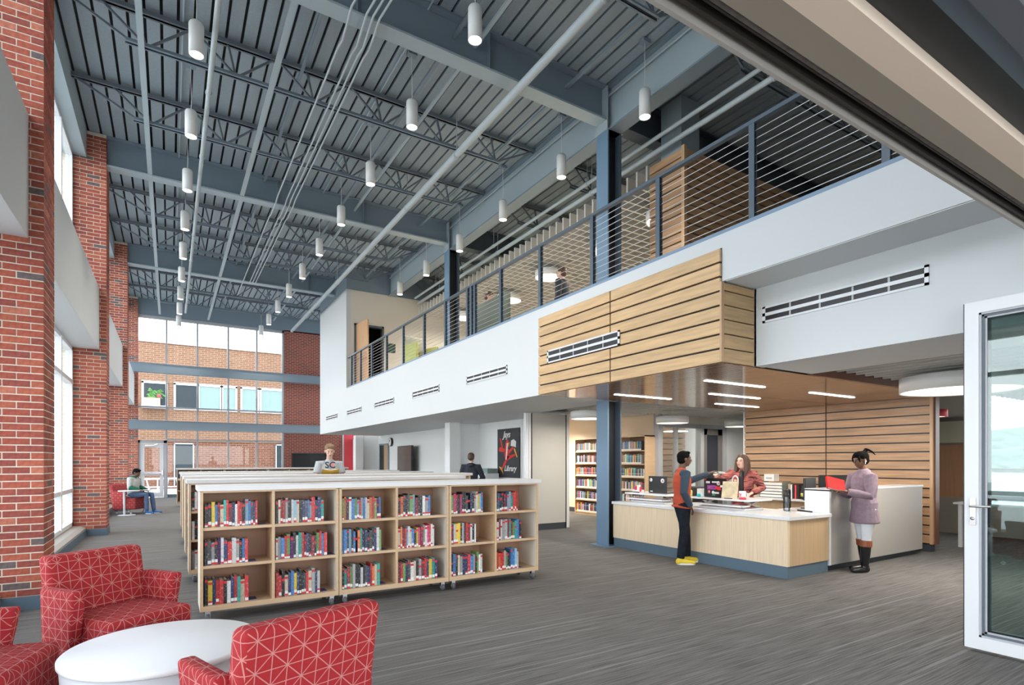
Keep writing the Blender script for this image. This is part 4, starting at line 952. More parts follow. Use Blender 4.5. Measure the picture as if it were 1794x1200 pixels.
# items on the back counter
pt = thing('paper_organizer', 'clear stacked paper organizer on the back counter', 'organizer', (9.6, 6.2, .73))
for k in range(5): B(-.12, -.22, .01+k*.055, .14, .22, .05+k*.055).build('paper_stack', M['led'], pt)
MB().box(-.13, -.23, 0, .15, -.225, .3).box(-.13, .225, 0, .15, .23, .3).build('organizer_side', M['frost'], pt)
wx = thing('white_box', 'small white printed box on top of the paper organizer', 'box', (9.58, 6.25, 1.03)); B(-.08, -.1, 0, .08, .1, .13).build('box_body', M['led'], wx, bev=.003); B(-.081, -.06, .04, -.079, .06, .07).build('print_band', M['winframe'], wx)
fo = thing('file_row', 'orange and dark folders standing at the right end of the organizer', 'folders', (9.58, 5.88, .73))
for k, m_ in enumerate((M['woodtrim'], M['led'], M['black'], M['red'], M['black'])): B(-.1, -.05-.04*k, 0, .12, -.02-.04*k, .26-.01*(k % 2)).build('folder', m_, fo)
for k in range(3):
    bo = thing('sauce_bottle', 'dark bottle on the back counter, %s of three' % ['left', 'middle', 'right'][k], 'bottle', (9.45, 5.58-.07*k, .73), group='dark bottles on the back counter')
    MB().lathe([(0, 0), (.025, 0), (.026, .14), (.012, .19), (.012, .24)], n=14).build('bottle_body', M['black'], bo); MB().lathe([(.027, .05), (.027, .11)], n=14).build('bottle_label', M['red'] if k else M['yellow'], bo)
bx = thing('card_box', 'small open white box right of the dark bottles', 'box', (9.5, 5.2, .73)); MB().box(-.06, -.09, 0, .06, .09, .06).build('box_body', M['led'], bx)
B(-.05, -.08, .06, .05, .08, .065).build('box_lid', M['solidgrey'], bx)

# ================================================================ ARMCHAIRS, TABLE
def armchair(label, cx, cy, rz, group='red star pattern armchairs', low=False):
    """local: width along x, front towards -y; origin under the seat centre"""
    p = thing('armchair', label, 'armchair', (cx, cy, 0), rz, group=group); F = M['star']
    pad('seat', F, p, -.27, -.34, .13, .27, .16, .43, .035)
    pad('backrest', F, p, -.30, .12, .16, .30, .24, .795, .035, lambda x, y, z: (x, y+max(0, z-.3)*.22, z))
    for s in (-1, 1):
        pad('armrest', F, p, s*.27 if s > 0 else -.345, -.13, .12, .345 if s > 0 else -.27, .22, .61, .02, lambda x, y, z, s=s: (x+s*(z-.35)*.03, y+(z-.61)*(-.18 if y < 0 else 0), z))
    for sx_ in (-.24, .24):
        for sy_ in (-.24, .14):
            q = MB().tube([(sx_, sy_, .14), (sx_, sy_+.03, .05)], .01, 8); q.build('leg', M['chrome'], p)
            MB().lathe([(.024, -.012), (.028, 0), (.024, .012)], (sx_, sy_+.03, .028), n=14, axis='x').build('wheel', M['led'], p)
    return p
armchair('red star-patterned armchair facing the round table from beside the brick pillar', -.28, 4.50, math.radians(35.6))
armchair('red star-patterned armchair cut off at the lower left corner of the photo', -.90, 3.69, math.radians(75.3))
armchair('red star-patterned armchair seen from behind at the bottom, right of the round table', .395, 2.585, math.radians(199))
armchair('distant red armchair the boy in the hooded jacket sits in', -.92, 17.98, math.radians(58))
ct = thing('coffee_table', 'round white drum coffee table between the red armchairs', 'table', (-.02, 3.59, 0))
MB().lathe([(0, .4), (.462, .4), (.47, .392), (.47, .372), (.462, .366), (0, .366)], n=96).build('tabletop', M['tabletop'], ct)
MB().lathe([(.44, .03), (.458, .366)], n=96).build('drum_side', mat('pale_side_laminate', (.6, .6, .63), .4), ct)
MB().lathe([(0, 0), (.40, 0), (.42, .03), (0, .03)], n=48).build('base', M['kickd'], ct)
st = thing('side_table', 'small round white side table by the distant red armchair', 'table', (-1.0, 17.42, 0))
MB().lathe([(0, .62), (.24, .62), (.24, .645), (0, .645)], (.1, 0, 0), n=32).build('tabletop', M['solid'], st); MB().tube([(0, 0, .01), (0, 0, .63)], .025, 12).build('pole', M['alu'], st)
MB().lathe([(0, 0), (.2, 0), (.19, .015), (0, .015)], (.05, 0, 0), n=32).build('base', M['alu'], st)
# ================================================================ WALL ITEMS
po = thing('library_poster', 'tall black poster with white script and a red bird shape', 'poster', (7.05, 11.56, 1.6))
B(7.035, 11.05, 1.0, 7.06, 12.07, 2.2).build('poster_board', mat('poster_black', (.035, .038, .045), .5), po, w=True)
def poly(name, pts, m, d=.003): MB().prism([(11.56+a, 1.6+b) for a, b in pts], 7.035-d, 7.0345, 'yz').build(name, m, po, w=True)
Rr = mat('poster_red', (.75, .03, .02), .5); Ow = mat('poster_orange', (.85, .35, .04), .5)
# plain abstract bird in the poster's colours (y grows to the left in the picture)
poly('wing', [(.40, .38), (.33, .36), (.24, .14), (.30, .14)], Rr); poly('wing', [(.44, .08), (.40, .16), (.2, .12), (.08, .06), (.2, .03), (.42, .04)], Rr)
poly('head', [(.12, .24), (.04, .33), (-.02, .30), (-.03, .22), (.02, .1), (.14, .12)], Rr); poly('body', [(.14, .12), (-.04, .1), (-.06, -.1), (.1, -.2), (.18, -.02)], Rr)
poly('leg', [(.1, -.15), (.16, -.2), (.30, -.38), (.27, -.41), (.06, -.22)], Rr); poly('leg', [(.02, -.08), (-.1, -.06), (-.32, -.02), (-.33, -.07), (-.1, -.14), (.06, -.2)], Rr)
poly('arm', [(-.04, .06), (-.24, .16), (-.26, .11), (-.06, -.02)], Rr); poly('bib', [(.05, .24), (.0, .25), (.02, .04), (.06, -.16), (.11, -.17), (.08, .05)], M['led'], .005)
poly('beak', [(-.02, .25), (-.09, .27), (-.03, .12)], Ow, .005); poly('foot', [(.26, -.36), (.44, -.33), (.30, -.45)], Ow); poly('foot', [(.25, -.43), (.22, -.53), (.33, -.40)], Ow)
poly('foot', [(-.26, .1), (-.32, .11), (-.44, -.1), (-.40, -.11)], Ow); poly('open_book', [(-.15, .30), (-.27, .33), (-.38, .27), (-.36, .13), (-.26, .16), (-.13, .17)], M['led'], .005)
text_('script_text', 'Jays', M['led'], po, (7.03, 11.62, 2.05), (math.pi/2, 0, -math.pi/2), .22, .002, .35, w=True)
text_('script_text', 'Library', M['led'], po, (7.03, 11.46, 1.22), (math.pi/2, 0, -math.pi/2), .19, .002, .35, w=True)
tv = thing('wall_television', 'brown looking wall television angled off the wall on a bracket', 'television', (6.9, 18, 1.45))
MB().prism([(6.78, 17.25), (6.84, 17.25), (6.97, 18.95), (6.91, 18.95)], .97, 1.93, 'xy').build('housing', M['black'], tv, w=True)
MB().prism([(6.774, 17.28), (6.78, 17.28), (6.91, 18.92), (6.904, 18.92)], 1.0, 1.9, 'xy').build('screen', M['screenb'], tv, w=True)
B(6.86, 17.9, 1.3, 7.07, 18.2, 1.6).build('wall_bracket', M['black'], tv, w=True)
tv2 = thing('wall_television', 'black television on the far brick wall behind the boy in the grey shirt', 'television', (5.2, 25.1, 1.3))
B(4.45, 25.08, .98, 6.1, 25.14, 1.75).build('housing', M['black'], tv2, w=True); B(4.48, 25.075, 1.01, 6.07, 25.08, 1.72).build('screen', M['screen'], tv2, w=True); B(5.1, 25.14, 1.2, 5.5, 25.2, 1.5).build('wall_bracket', M['black'], tv2, w=True)
ck = thing('wall_clock', 'round white wall clock with a black rim beside the distant door', 'clock', (7.04, 19.98, 2.12))
MB().lathe([(.16, -.05), (.16, .03), (.0, .03)], n=32, axis='x').build('rim', M['black'], ck); MB().lathe([(0, -.052), (.145, -.052)], n=32, axis='x').build('dial', M['led'], ck)
MB().bar((-.056, 0, 0), (-.056, .05, .07), .01).bar((-.056, 0, 0), (-.056, -.03, .09), .01).build('hand', M['black'], ck)
# folding partition beside the poster
fp = thing('folding_partition', 'folded white wall panel stack standing right of the poster', 'partition', (6.6, 9.3, 0))
B(6.22, 9.26, .0, 7.06, 9.33, .13).build('panel_base', M['kickd'], fp, w=True); B(6.2, 9.255, .13, 7.06, 9.33, 2.37).build('panel', mat('grey_fabric_panel', (.55, .53, .48), .8), fp, w=True)
for k in range(2): B(6.05+.08*k, 9.26, .02, 6.12+.08*k, 9.33, 2.37).build('folded_leaf', M['whiteframe'], fp, w=True)
B(6.18, 9.25, .0, 6.2, 9.335, 2.37).build('hinge_strip', M['black'], fp, w=True); B(7.045, 9.25, .0, 7.065, 9.34, 2.37).build('end_strip', M['black'], fp, w=True)
# printer table by the wall
pc = thing('printer_table', 'white table against the wall beside the dark hooded student', 'table', (6.75, 12.1, 0))
B(6.45, 11.5, .9, 7.04, 12.85, .94).build('tabletop', M['solid'], pc, w=True)
for y in (11.55, 12.75): B(6.5, y, 0, 6.55, y+.05, .9).build('leg', M['alu'], pc, w=True); B(6.95, y, 0, 7.0, y+.05, .9).build('leg', M['alu'], pc, w=True)
pr = thing('printer', 'white desktop printer beside the dark hooded student', 'printer', (6.75, 12.1, .94)); B(-.2, -.25, 0, .2, .25, .16).build('printer_body', M['solid'], pr, bev=.01); B(-.1, -.2, .16, .18, .2, .28).build('paper_feed', M['frost'], pr); B(-.3, -.17, .04, -.2, .17, .055).build('output_tray', M['alu'], pr)
pe = thing('pot', 'small white container left of the dark hooded student', 'container', (6.6, 12.7, .94)); MB().lathe([(0, 0), (.06, 0), (.07, .16), (.062, .16)], n=16).build('pot_body', M['solid'], pe); MB().lathe([(.05, .16), (.05, .17)], n=16).build('pot_lid', M['frost'], pe)
# ================================================================ UPSTAIRS FURNITURE
bo = thing('booth_sofa', 'high backed patterned booth with yellow ends upstairs', 'sofa', (6.2, 11.1, 3.7))
pad('back_panel', M['green_weave'], bo, -.05, -.95, .1, .05, .95, 1.36, .02)
pad('end_panel', M['green_weave'], bo, .05, .87, .62, .8, .95, 1.36, .02); pad('end_panel', M['yellow'], bo, -.06, .93, .08, .82, 1.03, .62, .03)
pad('seat', M['yellow'], bo, .05, -.9, .1, .75, .87, .45, .03); pad('armrest', M['yellow'], bo, -.08, -1.0, .08, .7, -.93, .55, .03)
for y in (-.8, .85): B(0, y-.03, 0, .06, y+.03, .1).build('leg', M['black'], bo)
uc = thing('lounge_chair', 'cream and yellow lounge chair upstairs behind the railing', 'armchair', (5.55, 13.5, 3.7), .25)
pad('backrest', mat('cream_weave', (.62, .61, .5), .8), uc, -.3, .18, .15, .3, .32, .98, .03, lambda x, y, z: (x, y+(z-.3)*.15, z)); pad('seat', mat('olive_brown', (.25, .19, .07), .7), uc, -.28, -.3, .15, .28, .2, .48, .03)
pad('armrest', M['yellow'], uc, -.36, -.32, .12, -.28, .26, .7, .03); pad('armrest', M['yellow'], uc, .28, -.32, .12, .36, .26, .7, .03); MB().box(-.3, -.28, 0, -.26, -.24, .15).box(.26, -.28, 0, .3, -.24, .15).box(-.3, .2, 0, -.26, .24, .15).box(.26, .2, 0, .3, .24, .15).build('base', M['black'], uc)
os_ = thing('ottoman', 'low white topped stool upstairs beside the booth', 'stool', (5.35, 12.2, 3.7)); MB().lathe([(.2, .0), (.26, .1), (.26, .16)], n=28).build('stool_body', M['black'], os_); MB().lathe([(0, .2), (.24, .2), (.27, .16), (0, .16)], n=28).build('stool_top', M['solid'], os_)
drum('round drum lamp upstairs in the middle of the railing view', 8.0, 11.2, 5.95, .34, .16, 'drum lamps upstairs')
drum('round drum lamp upstairs beside the walking man', 8.0, 9.15, 5.95, .30, .16, 'drum lamps upstairs')
drum('round drum lamp upstairs low behind the booth', 8.2, 13.4, 5.95, .34, .16, 'drum lamps upstairs')
drum('round drum lamp upstairs just right of the blue column', 8.0, 7.4, 5.95, .36, .16, 'drum lamps upstairs')
for k, (x, y) in enumerate([(10.4, 10.2), (10.4, 13.2), (10.4, 16.0), (8.0, 15.8)]): drum('added round drum lamp upstairs in the deeper row, %s from the timber box' % ordw[k], x, y, 5.95, .34, .16, 'drum lamps upstairs')  # extra lamps added to brighten the upstairs baffles
# ================================================================ OPEN GLASS DOOR AT RIGHT
gd = thing('folding_glass_door', 'open white framed glass door leaf at the right edge with lever handle', 'glass door', (5.05, 1.3, 0))
Xa, Xb, ya, yb, zt = 5.03, 5.10, .86, 1.73, 2.57
MB().box(Xa, ya, .025, Xb, ya+.075, zt).box(Xa, yb-.085, .025, Xb, yb, zt).box(Xa, ya+.075, .025, Xb, yb-.085, .115).box(Xa, ya+.075, zt-.085, Xb, yb-.085, zt).build('door_frame', M['alu'], gd, w=True)
for i, m_ in enumerate((M['winframe'], M['steel_dark'], M['winframe'], M['steel_dark'])):
    a = .085+.014*i; t_ = .014; q = MB(); xx = Xa+.008+.01*i
    q.box(xx, yb-a-t_, a+.03, Xb-.01, yb-a, zt-a).box(xx, ya+a-.01, a+.03, Xb-.01, yb-a, a+.03+t_).box(xx, ya+a-.01, zt-a-t_, Xb-.01, yb-a, zt-a); q.build('glazing_bead', m_, gd, w=True)
B(5.06, .93, .1, 5.066, yb-.1, zt-.1).build('pane', M['doorglass'], gd, w=True)
B(Xa+.005, yb, .025, Xb-.005, yb+.008, zt).build('edge_gasket', M['black'], gd, w=True)
MB().box(5.022, 1.66, .93, 5.03, 1.695, 1.13).build('handle_plate', M['chrome'], gd, w=True)
MB().tube([(5.022, 1.68, 1.07), (4.985, 1.68, 1.07), (4.98, 1.67, 1.07), (4.98, 1.56, 1.075)], .009, 10).build('lever_handle', M['chrome'], gd, w=True)
MB().lathe([(.012, -.006), (.012, 0)], (5.022, 1.68, .98), n=14, axis='x').build('lock_cylinder', M['chrome'], gd, w=True)
# display shelf seen through the glass
ds = thing('display_shelf', 'small wooden book display seen through the glass door', 'shelf', (7.2, 1.65, 0))
for z in (.25, .62, .98): MB().prism([(6.9, 1.45), (7.5, 1.45), (7.5, 1.9), (6.95, 1.9)], z, z+.025, 'xy').build('shelf', M['case'], ds, w=True)
MB().box(7.46, 1.45, 0, 7.5, 1.49, 1.1).box(7.46, 1.86, 0, 7.5, 1.9, 1.1).box(6.95, 1.86, 0, 6.99, 1.9, 1.1).box(6.95, 1.45, 0, 6.99, 1.49, 1.1).build('leg', M['case'], ds, w=True)
for z, k, l in ((.645, 'r', 'red book standing on the middle shelf of the display behind the glass door'), (.275, 'l', 'light blue book on the bottom shelf of the display behind the glass door')):
    place_book(k, 7.0, 1.55, z, .2, .24, .03, l, None, parts=False)
lt = thing('long_table', 'pale table by the window seen through the glass door', 'table', (11.4, 2.6, 0)); B(10.9, 1.6, .70, 12, 3.9, .73).build('tabletop', M['solid'], lt, w=True)
for x in (10.95, 11.9):
    for y in (1.65, 3.8): B(x, y, 0, x+.05, y+.05, .7).build('leg', M['alu'], lt, w=True)
# ================================================================ OUTSIDE
fb = thing('brick_building', 'long sunlit brick building facing the far window, with a row of windows', 'building', (2, 36, 0))
B(-22, 36, 2.5, 26, 42, 7.9).build('upper_wall', M['facade'], fb, w=True); B(-22, 36.05, -.2, 26, 42, 2.5).build('lower_wall', M['facadelow'], fb, w=True)
B(-22, 35.9, 7.9, 26, 42, 8.0).build('roof_edge', M['alu'], fb, w=True)
B(-1.3, 35.3, 4.28, -.1, 36, 4.395).build('window_ledge', M['whiteframe'], fb, w=True)
Wp = [(-3.6, -1.6), (-1.2, -.2), (.28, 1.3), (1.42, 2.46), (2.62, 3.25), (3.62, 4.4), (4.65, 5.77)]
for i, (a, b_) in enumerate(Wp):
    f = MB().box(a-.1, 35.92, 4.36, a, 36.02, 5.75).box(b_, 35.92, 4.36, b_+.1, 36.02, 5.75).box(a-.1, 35.92, 5.65, b_+.1, 36.02, 5.78).box(a-.1, 35.9, 4.28, b_+.1, 36.02, 4.4)
    f.build('window_frame', M['whiteframe'], fb, w=True).name = 'window_frame'
    B(a, 35.97, 4.4, b_, 35.99, 5.65).build('window_pane', M['frost'] if i > 2 or i == 0 else mat('dark_pane', (.035, .045, .05), .4, spec=.2), fb, w=True)
for a, b_ in ((.25, 1.1), (5.5, 6.3)): B(a, 35.98, .1, b_, 36.03, 2.35).build('window_pane', mat('dark_pane', (.1, .12, .14), .1), fb, w=True); MB().box(a-.06, 35.95, 0, a, 36.04, 2.4).box(b_, 35.95, 0, b_+.06, 36.04, 2.4).box(a-.06, 35.95, 2.35, b_+.06, 36.04, 2.42).build('window_frame', M['winframe'], fb, w=True)
pp = thing('potted_plant', 'leafy plant with a red flower in a tan box in the far building window', 'plant', (-.75, 35.6, 4.4))
B(-.45, -.1, 0, .3, .2, .42).build('planter', M['case'], pp)
q = MB()
for k in range(46):
    a = R.uniform(0, 6.28); r_ = R.uniform(.1, .42); x = r_*math.cos(a); z = .5+abs(math.sin(a))*r_+R.uniform(-.1, .1); q.add([(x, 0, z), (x+.09, -.05, z+.06), (x+.2, 0, z+R.uniform(-.1, .05)), (x+.09, .05, z-.03)], [(0, 1, 2, 3)])
tag(q.build('foliage', mat('leaf_green', (.12, .32, .08), .6), pp), kind='stuff'); MB().ball((.25, -.05, .55), .1, 10).build('flower', M['red'], pp)
ot = thing('outdoor_table', 'outdoor bench table with curved tube legs beyond the far door', 'table', (-.1, 28.5, -.13)); WT = M['alu']
B(-.9, -.4, .74, 1.3, .4, .8).build('tabletop', WT, ot)
for s in (-.35, .75): MB().tube([(s-.4, 0, .74), (s-.32, 0, .35), (s, 0, .08), (s+.32, 0, .35), (s+.4, 0, .74)], .03, 8).build('curved_leg', WT, ot); MB().tube([(s, 0, .0), (s, 0, .74)], .03, 8).build('leg', WT, ot)
MB().box(-.9, -.95, .42, 1.3, -.65, .47).bar((-.3, -.8, 0), (-.3, -.8, .42), .05).bar((.8, -.8, 0), (.8, -.8, .42), .05).build('bench', WT, ot)
hl = MB(); n1, n2 = 40, 60
hv = [(45+i*4., -70+j*4., -7+17*(i/n1)**1.1+1.6*math.sin(j*.5+i*.3)+R.uniform(-.4, .4)) for i in range(n1) for j in range(n2)]
hl.add(hv, [(i*n2+j, i*n2+j+1, (i+1)*n2+j+1, (i+1)*n2+j) for i in range(n1-1) for j in range(n2-1)], 0, True)
sobj('ground_hills', hl, mat('hazy_hills', (.11, .13, .10), .95, noise=.5, nscale=.35))
# ================================================================ PEOPLE
def V(*a): return Vector(a)
def ring_tube(mb, pts, rad, n=14, lat=None, flat0=False, flat1=False):
    """closed loft through pts; rad entries r or (r_lateral, r_depth); round caps"""
    P = [Vector(p) for p in pts]; rr = [r if isinstance(r, tuple) else (r, r) for r in rad]
    PP = []; RR = []
    t0 = (P[0]-P[1]).normalized(); t1 = (P[-1]-P[-2]).normalized()
    for f_, sc_ in (((.85, .35), (.5, .8)) if not flat0 else ((.12, .9), (.06, .99))):
        PP.append(P[0]+t0*min(rr[0])*f_); RR.append((rr[0][0]*sc_, rr[0][1]*sc_))
    PP += P; RR += rr
    for f_, sc_ in (((.5, .8), (.85, .35)) if not flat1 else ((.06, .99), (.12, .9))):
        PP.append(P[-1]+t1*min(rr[-1])*f_); RR.append((rr[-1][0]*sc_, rr[-1][1]*sc_))
    vs = []; u = None
    for i, p in enumerate(PP):
        t = (PP[min(i+1, len(PP)-1)]-PP[max(i-1, 0)]).normalized()
        if lat is not None: u = Vector(lat)
        elif u is None: u = t.orthogonal()
        u = (u-t*u.dot(t)).normalized(); q = t.cross(u)
        for k in range(n):
            a = 2*math.pi*k/n; vs.append(p+RR[i][0]*math.cos(a)*u+RR[i][1]*math.sin(a)*q)
    m_ = len(PP); fs = [(i*n+k, i*n+(k+1) % n, (i+1)*n+(k+1) % n, (i+1)*n+k) for i in range(m_-1) for k in range(n)]
    fs += [tuple(range(n-1, -1, -1)), tuple(range((m_-1)*n, m_*n))]
    mb.add(vs, fs, 0, True)
def fuse(mb, name, m, parent, vox, smooth=4):
    """union of overlapping lofts -> one continuous skin"""
    me = mb.mesh(name, m); ob = bpy.data.objects.new(name, me); C.objects.link(ob)
    r = ob.modifiers.new('r', 'REMESH'); r.mode = 'VOXEL'; r.voxel_size = vox; r.use_smooth_shade = True
    s_ = ob.modifiers.new('s', 'SMOOTH'); s_.iterations = smooth; s_.factor = .5
    dg = bpy.context.evaluated_depsgraph_get(); m2 = bpy.data.meshes.new_from_object(ob.evaluated_get(dg))
    ob.modifiers.clear(); ob.data = m2; bpy.data.meshes.remove(me); ob.parent = parent; m2.name = name
    return ob
def lerp(a, b, t): return a+(b-a)*t
def person(label, loc, rz, h, skin, J=None, hair=('hair_k', 'short'), top=('tshirt', None, 'long'), bottom=None, shoes=None, vox=.007, headyaw=0, headpitch=0, fem=False, sit=False, lip='lip', grip=None, girth=1.0, name='person', brow=True, lean=0):
    """local: faces +x, y to the figure's left; J overrides joints (in metres)"""
    p = thing(name, label, 'person', loc, rz); k = h/1.7
    j = dict(pel=V(0, 0, .93*k), waist=V(0, 0, 1.05*k), chest=V(0, 0, 1.25*k), neck=V(-.01*k, 0, 1.43*k), head=V(.015*k, 0, 1.585*k))
    for s, S in ((1, 'L'), (-1, 'R')):
        j['sh'+S] = V(-.005, s*(.165 if fem else .18)*k, 1.375*k); j['el'+S] = V(-.02, s*.22*k, 1.10*k); j['wr'+S] = V(.06, s*.22*k, .86*k)
        j['hip'+S] = V(0, s*.085*k, .90*k); j['kn'+S] = V(.02, s*.09*k, .49*k); j['an'+S] = V(-.02, s*.09*k, .09*k); j['toe'+S] = V(.15*k, s*.10*k, .035)
    if J: j.update({a: V(*b) for a, b in J.items()})
    g_ = girth; sk = M[skin]; mb = MB()
    lat = (j['shL']-j['shR']).normalized()
    hipl = (j['hipL']-j['hipR']).normalized()
    def torso(q, e=0, top_=True, low=None):
        pts = [j['pel']+V(0, 0, -.04*k), j['pel']+V(0, 0, .05*k), j['waist'], lerp(j['waist'], j['chest'], .55), j['chest'], lerp(j['chest'], j['neck'], .55), lerp(j['chest'], j['neck'], .82)]
        rd = [(.155, .11), (.155, .112), (.128 if fem else .138, .10), (.142, .112), (.155, .115), (.135, .095), (.07, .065)]
        if low is not None: pts = [j['pel']+V(-.005*k, 0, -low)]+pts; rd = [(.175, .135)]+rd
        ring_tube(q, pts, [(a*k*g_+e, b*k*g_+e) for a, b in rd], 20, lat, flat0=low is not None)
    torso(mb)
    ring_tube(mb, [lerp(j['chest'], j['neck'], .7), j['neck'], lerp(j['neck'], j['head'], .45)], [.062*k, .052*k, .05*k], 14)
    # head in its own frame
    hm = Matrix.Translation(j['head']) @ Matrix.Rotation(headyaw, 4, 'Z') @ Matrix.Rotation(headpitch, 4, 'Y'); hk = k if h > 1.5 else k*1.05
    def hp(x, y, z): return hm @ V(x*hk, y*hk, z*hk)
    def hball(q, c, r, n=18):
        t_ = MB().ball((0, 0, 0), (1, 1, 1), n); q.add([hp(c[0]+v[0]*r[0], c[1]+v[1]*r[1], c[2]+v[2]*r[2]) for v in t_.v], t_.f, 0, True)
    hball(mb, (-.012, 0, .03), (.095, .075, .088)); hball(mb, (.02, 0, -.035), (.066, .058, .075)); hball(mb, (.038, 0, -.078), (.036, .034, .028))
    hball(mb, (.079, 0, .03), (.012, .05, .014)); hball(mb, (.062, .034, -.015), (.022, .02, .022), 10); hball(mb, (.062, -.034, -.015), (.022, .02, .022), 10)
    ring_tube(mb, [hp(.085, 0, .018), hp(.098, 0, -.008), hp(.104, 0, -.024)], [.008*hk, .011*hk, .013*hk], 10)
    hball(mb, (.094, .011, -.027), (.010, .009, .008), 8); hball(mb, (.094, -.011, -.027), (.010, .009, .008), 8)
    hball(mb, (.08, 0, -.052), (.014, .022, .009), 10)
    for s in (-1, 1): hball(mb, (-.008, s*.078, -.008), (.019, .009, .031), 10)
    arms = {}
    for S in 'LR':
        sh, el, wr = j['sh'+S], j['el'+S], j['wr'+S]
        ring_tube(mb, [lerp(j['chest']+V(0, 0, .08*k), sh, .55), sh, lerp(sh, el, .5), el, lerp(el, wr, .35), wr], [.06*k*g_, .056*k*g_, .046*k*g_, .038*k, .038*k, .026*k], 14)
        d = (wr-el).normalized(); pn = (grip or {}).get(S)
        up = V(0, 0, 1) if abs(d.z) < .8 else V(1, 0, 0)
        sd_ = d.cross(up).normalized() if pn is None else V(*pn).normalized(); nr = d.cross(sd_).normalized()
        if S == 'R': tside = -1
        else: tside = 1
        pc_ = wr+d*.045*k
        ring_tube(mb, [wr, wr+d*.03*k, wr+d*.075*k], [(.026*k, .02*k), (.036*k, .016*k), (.036*k, .013*k)], 12, sd_)
        for f_, (o_, ln) in enumerate(((-.028, .062), (-.0095, .074), (.0095, .07), (.028, .054))):
            a = wr+d*.075*k+sd_*o_*k; c_ = nr*(-1 if nr.z > 0 else 1); b = a+(d*.8+c_*.25).normalized()*ln*k*.5; e_ = b+(d*.55+c_*.8).normalized()*ln*k*.5
            ring_tube(mb, [a, b, e_], [.0095*k, .009*k, .0075*k], 8)
        a = wr+d*.02*k+sd_*tside*.026*k; ring_tube(mb, [a, a+(d*.6+sd_*tside*.7).normalized()*.035*k, a+(d*.9+sd_*tside*.35).normalized()*.062*k], [.012*k, .0105*k, .009*k], 8)
    for S in 'LR':
        hp_, kn, an, toe = j['hip'+S], j['kn'+S], j['an'+S], j['toe'+S]
        ring_tube(mb, [hp_, lerp(hp_, kn, .4), kn, lerp(kn, an, .35), an], [.088*k*g_, .076*k*g_, .054*k, .052*k, .036*k], 14)
        if not shoes: ring_tube(mb, [an+V(0, 0, -.03*k), lerp(an, toe, .4), lerp(an, toe, .7)], [.034*k, .03*k, .022*k], 10)
    fuse(mb, 'body', sk, p, vox)
    # eyes, brows, mouth
    for s in (-1, 1):
        e = MB(); t_ = MB().ball((0, 0, 0), (1, 1, 1), 10); e.add([hp(.0775+v[0]*.008, s*.031+v[1]*.012, .006+v[2]*.006) for v in t_.v], t_.f, 0, True); eo = e.build('eye', M['eyew'], p)
        e = MB(); e.add([hp(.0835+v[0]*.004, s*.031+v[1]*.0055, .006+v[2]*.0058) for v in t_.v], t_.f, 0, True); e.build('iris', M['eyeb'], eo)
        if brow:
            e = MB(); ring_tube(e, [hp(.089, s*.016, .027), hp(.088, s*.032, .033), hp(.078, s*.048, .027)], [.003*k]*3, 6); e.build('eyebrow', M[hair[0]], p)
    e = MB(); t_ = MB().ball((0, 0, 0), (1, 1, 1), 10)
    for dz in (.0035, -.0045): e.add([hp(.089+v[0]*.008, v[1]*.021, -.053+dz+v[2]*.0048) for v in t_.v], t_.f, 0, True)
    e.build('mouth', M[lip], p)
    # hair
    q = MB(); hs_ = hair[1]; L0 = len(q.v)
    hball(q, (-.022, 0, .048), (.098, .084, .086)); hball(q, (-.045, 0, .0), (.07, .078, .075))
    if hs_ == 'short': hball(q, (.035, 0, .10), (.05, .06, .028))
    if hs_ == 'sweep': hball(q, (.045, .01, .098), (.052, .066, .032)); hball(q, (.02, 0, .11), (.06, .07, .03))
    if hs_ == 'long':
        for s in (-1, 1): ring_tube(q, [hp(.045, s*.03, .105), hp(.03, s*.078, .03), hp(.012, s*.088, -.06), hp(.01, s*.092, -.15), hp(.02, s*.088, -.22)], [.022, .026, .032, .032, .016], 10)
        ring_tube(q, [hp(-.07, 0, .05), hp(-.085, 0, -.05), hp(-.075, 0, -.16), hp(-.06, 0, -.23)], [(.07, .05), (.08, .045), (.085, .035), (.07, .018)], 14, lat)
    if hs_ == 'tail':
        hball(q, (.01, 0, .075), (.085, .08, .06)); hball(q, (-.075, 0, .115), (.03, .03, .03), 12)
        for s in (-1, 1): ring_tube(q, [hp(.065, s*.045, .08), hp(.072, s*.062, .03), hp(.066, s*.066, -.02)], [.014, .014, .006], 8)
        for i in range(7): ring_tube(q, [hp(-.08, 0, .12), hp(-.11, .012*(i-3), .150-.004*abs(i-3)), hp(-.145, .02*(i-3), .152-.008*i), hp(-.18-.01*(i % 2), .024*(i-3), .15-.016*i)], [.014, .016, .012, .005], 6)
    # keep the face clear of hair
    iv = hm.inverted(); q.v = [tuple(v) for v in q.v]
    fuse(q, 'hair', M[hair[0]], p, .006, 2)
    # clothes
    ex = .014
    kind_, tmat, sleeve = top; tm = M[tmat] if isinstance(tmat, str) else tmat
    q = MB(); low = {'hoodie': .10, 'jacket': .22, 'tshirt': .07}[kind_]*k if not sit else .06*k
    torso(q, ex+(.012 if kind_ != 'tshirt' else .002), low=low)
    sl = None
    if isinstance(sleeve, tuple): sleeve, sl = sleeve
    qs = MB() if sl else q
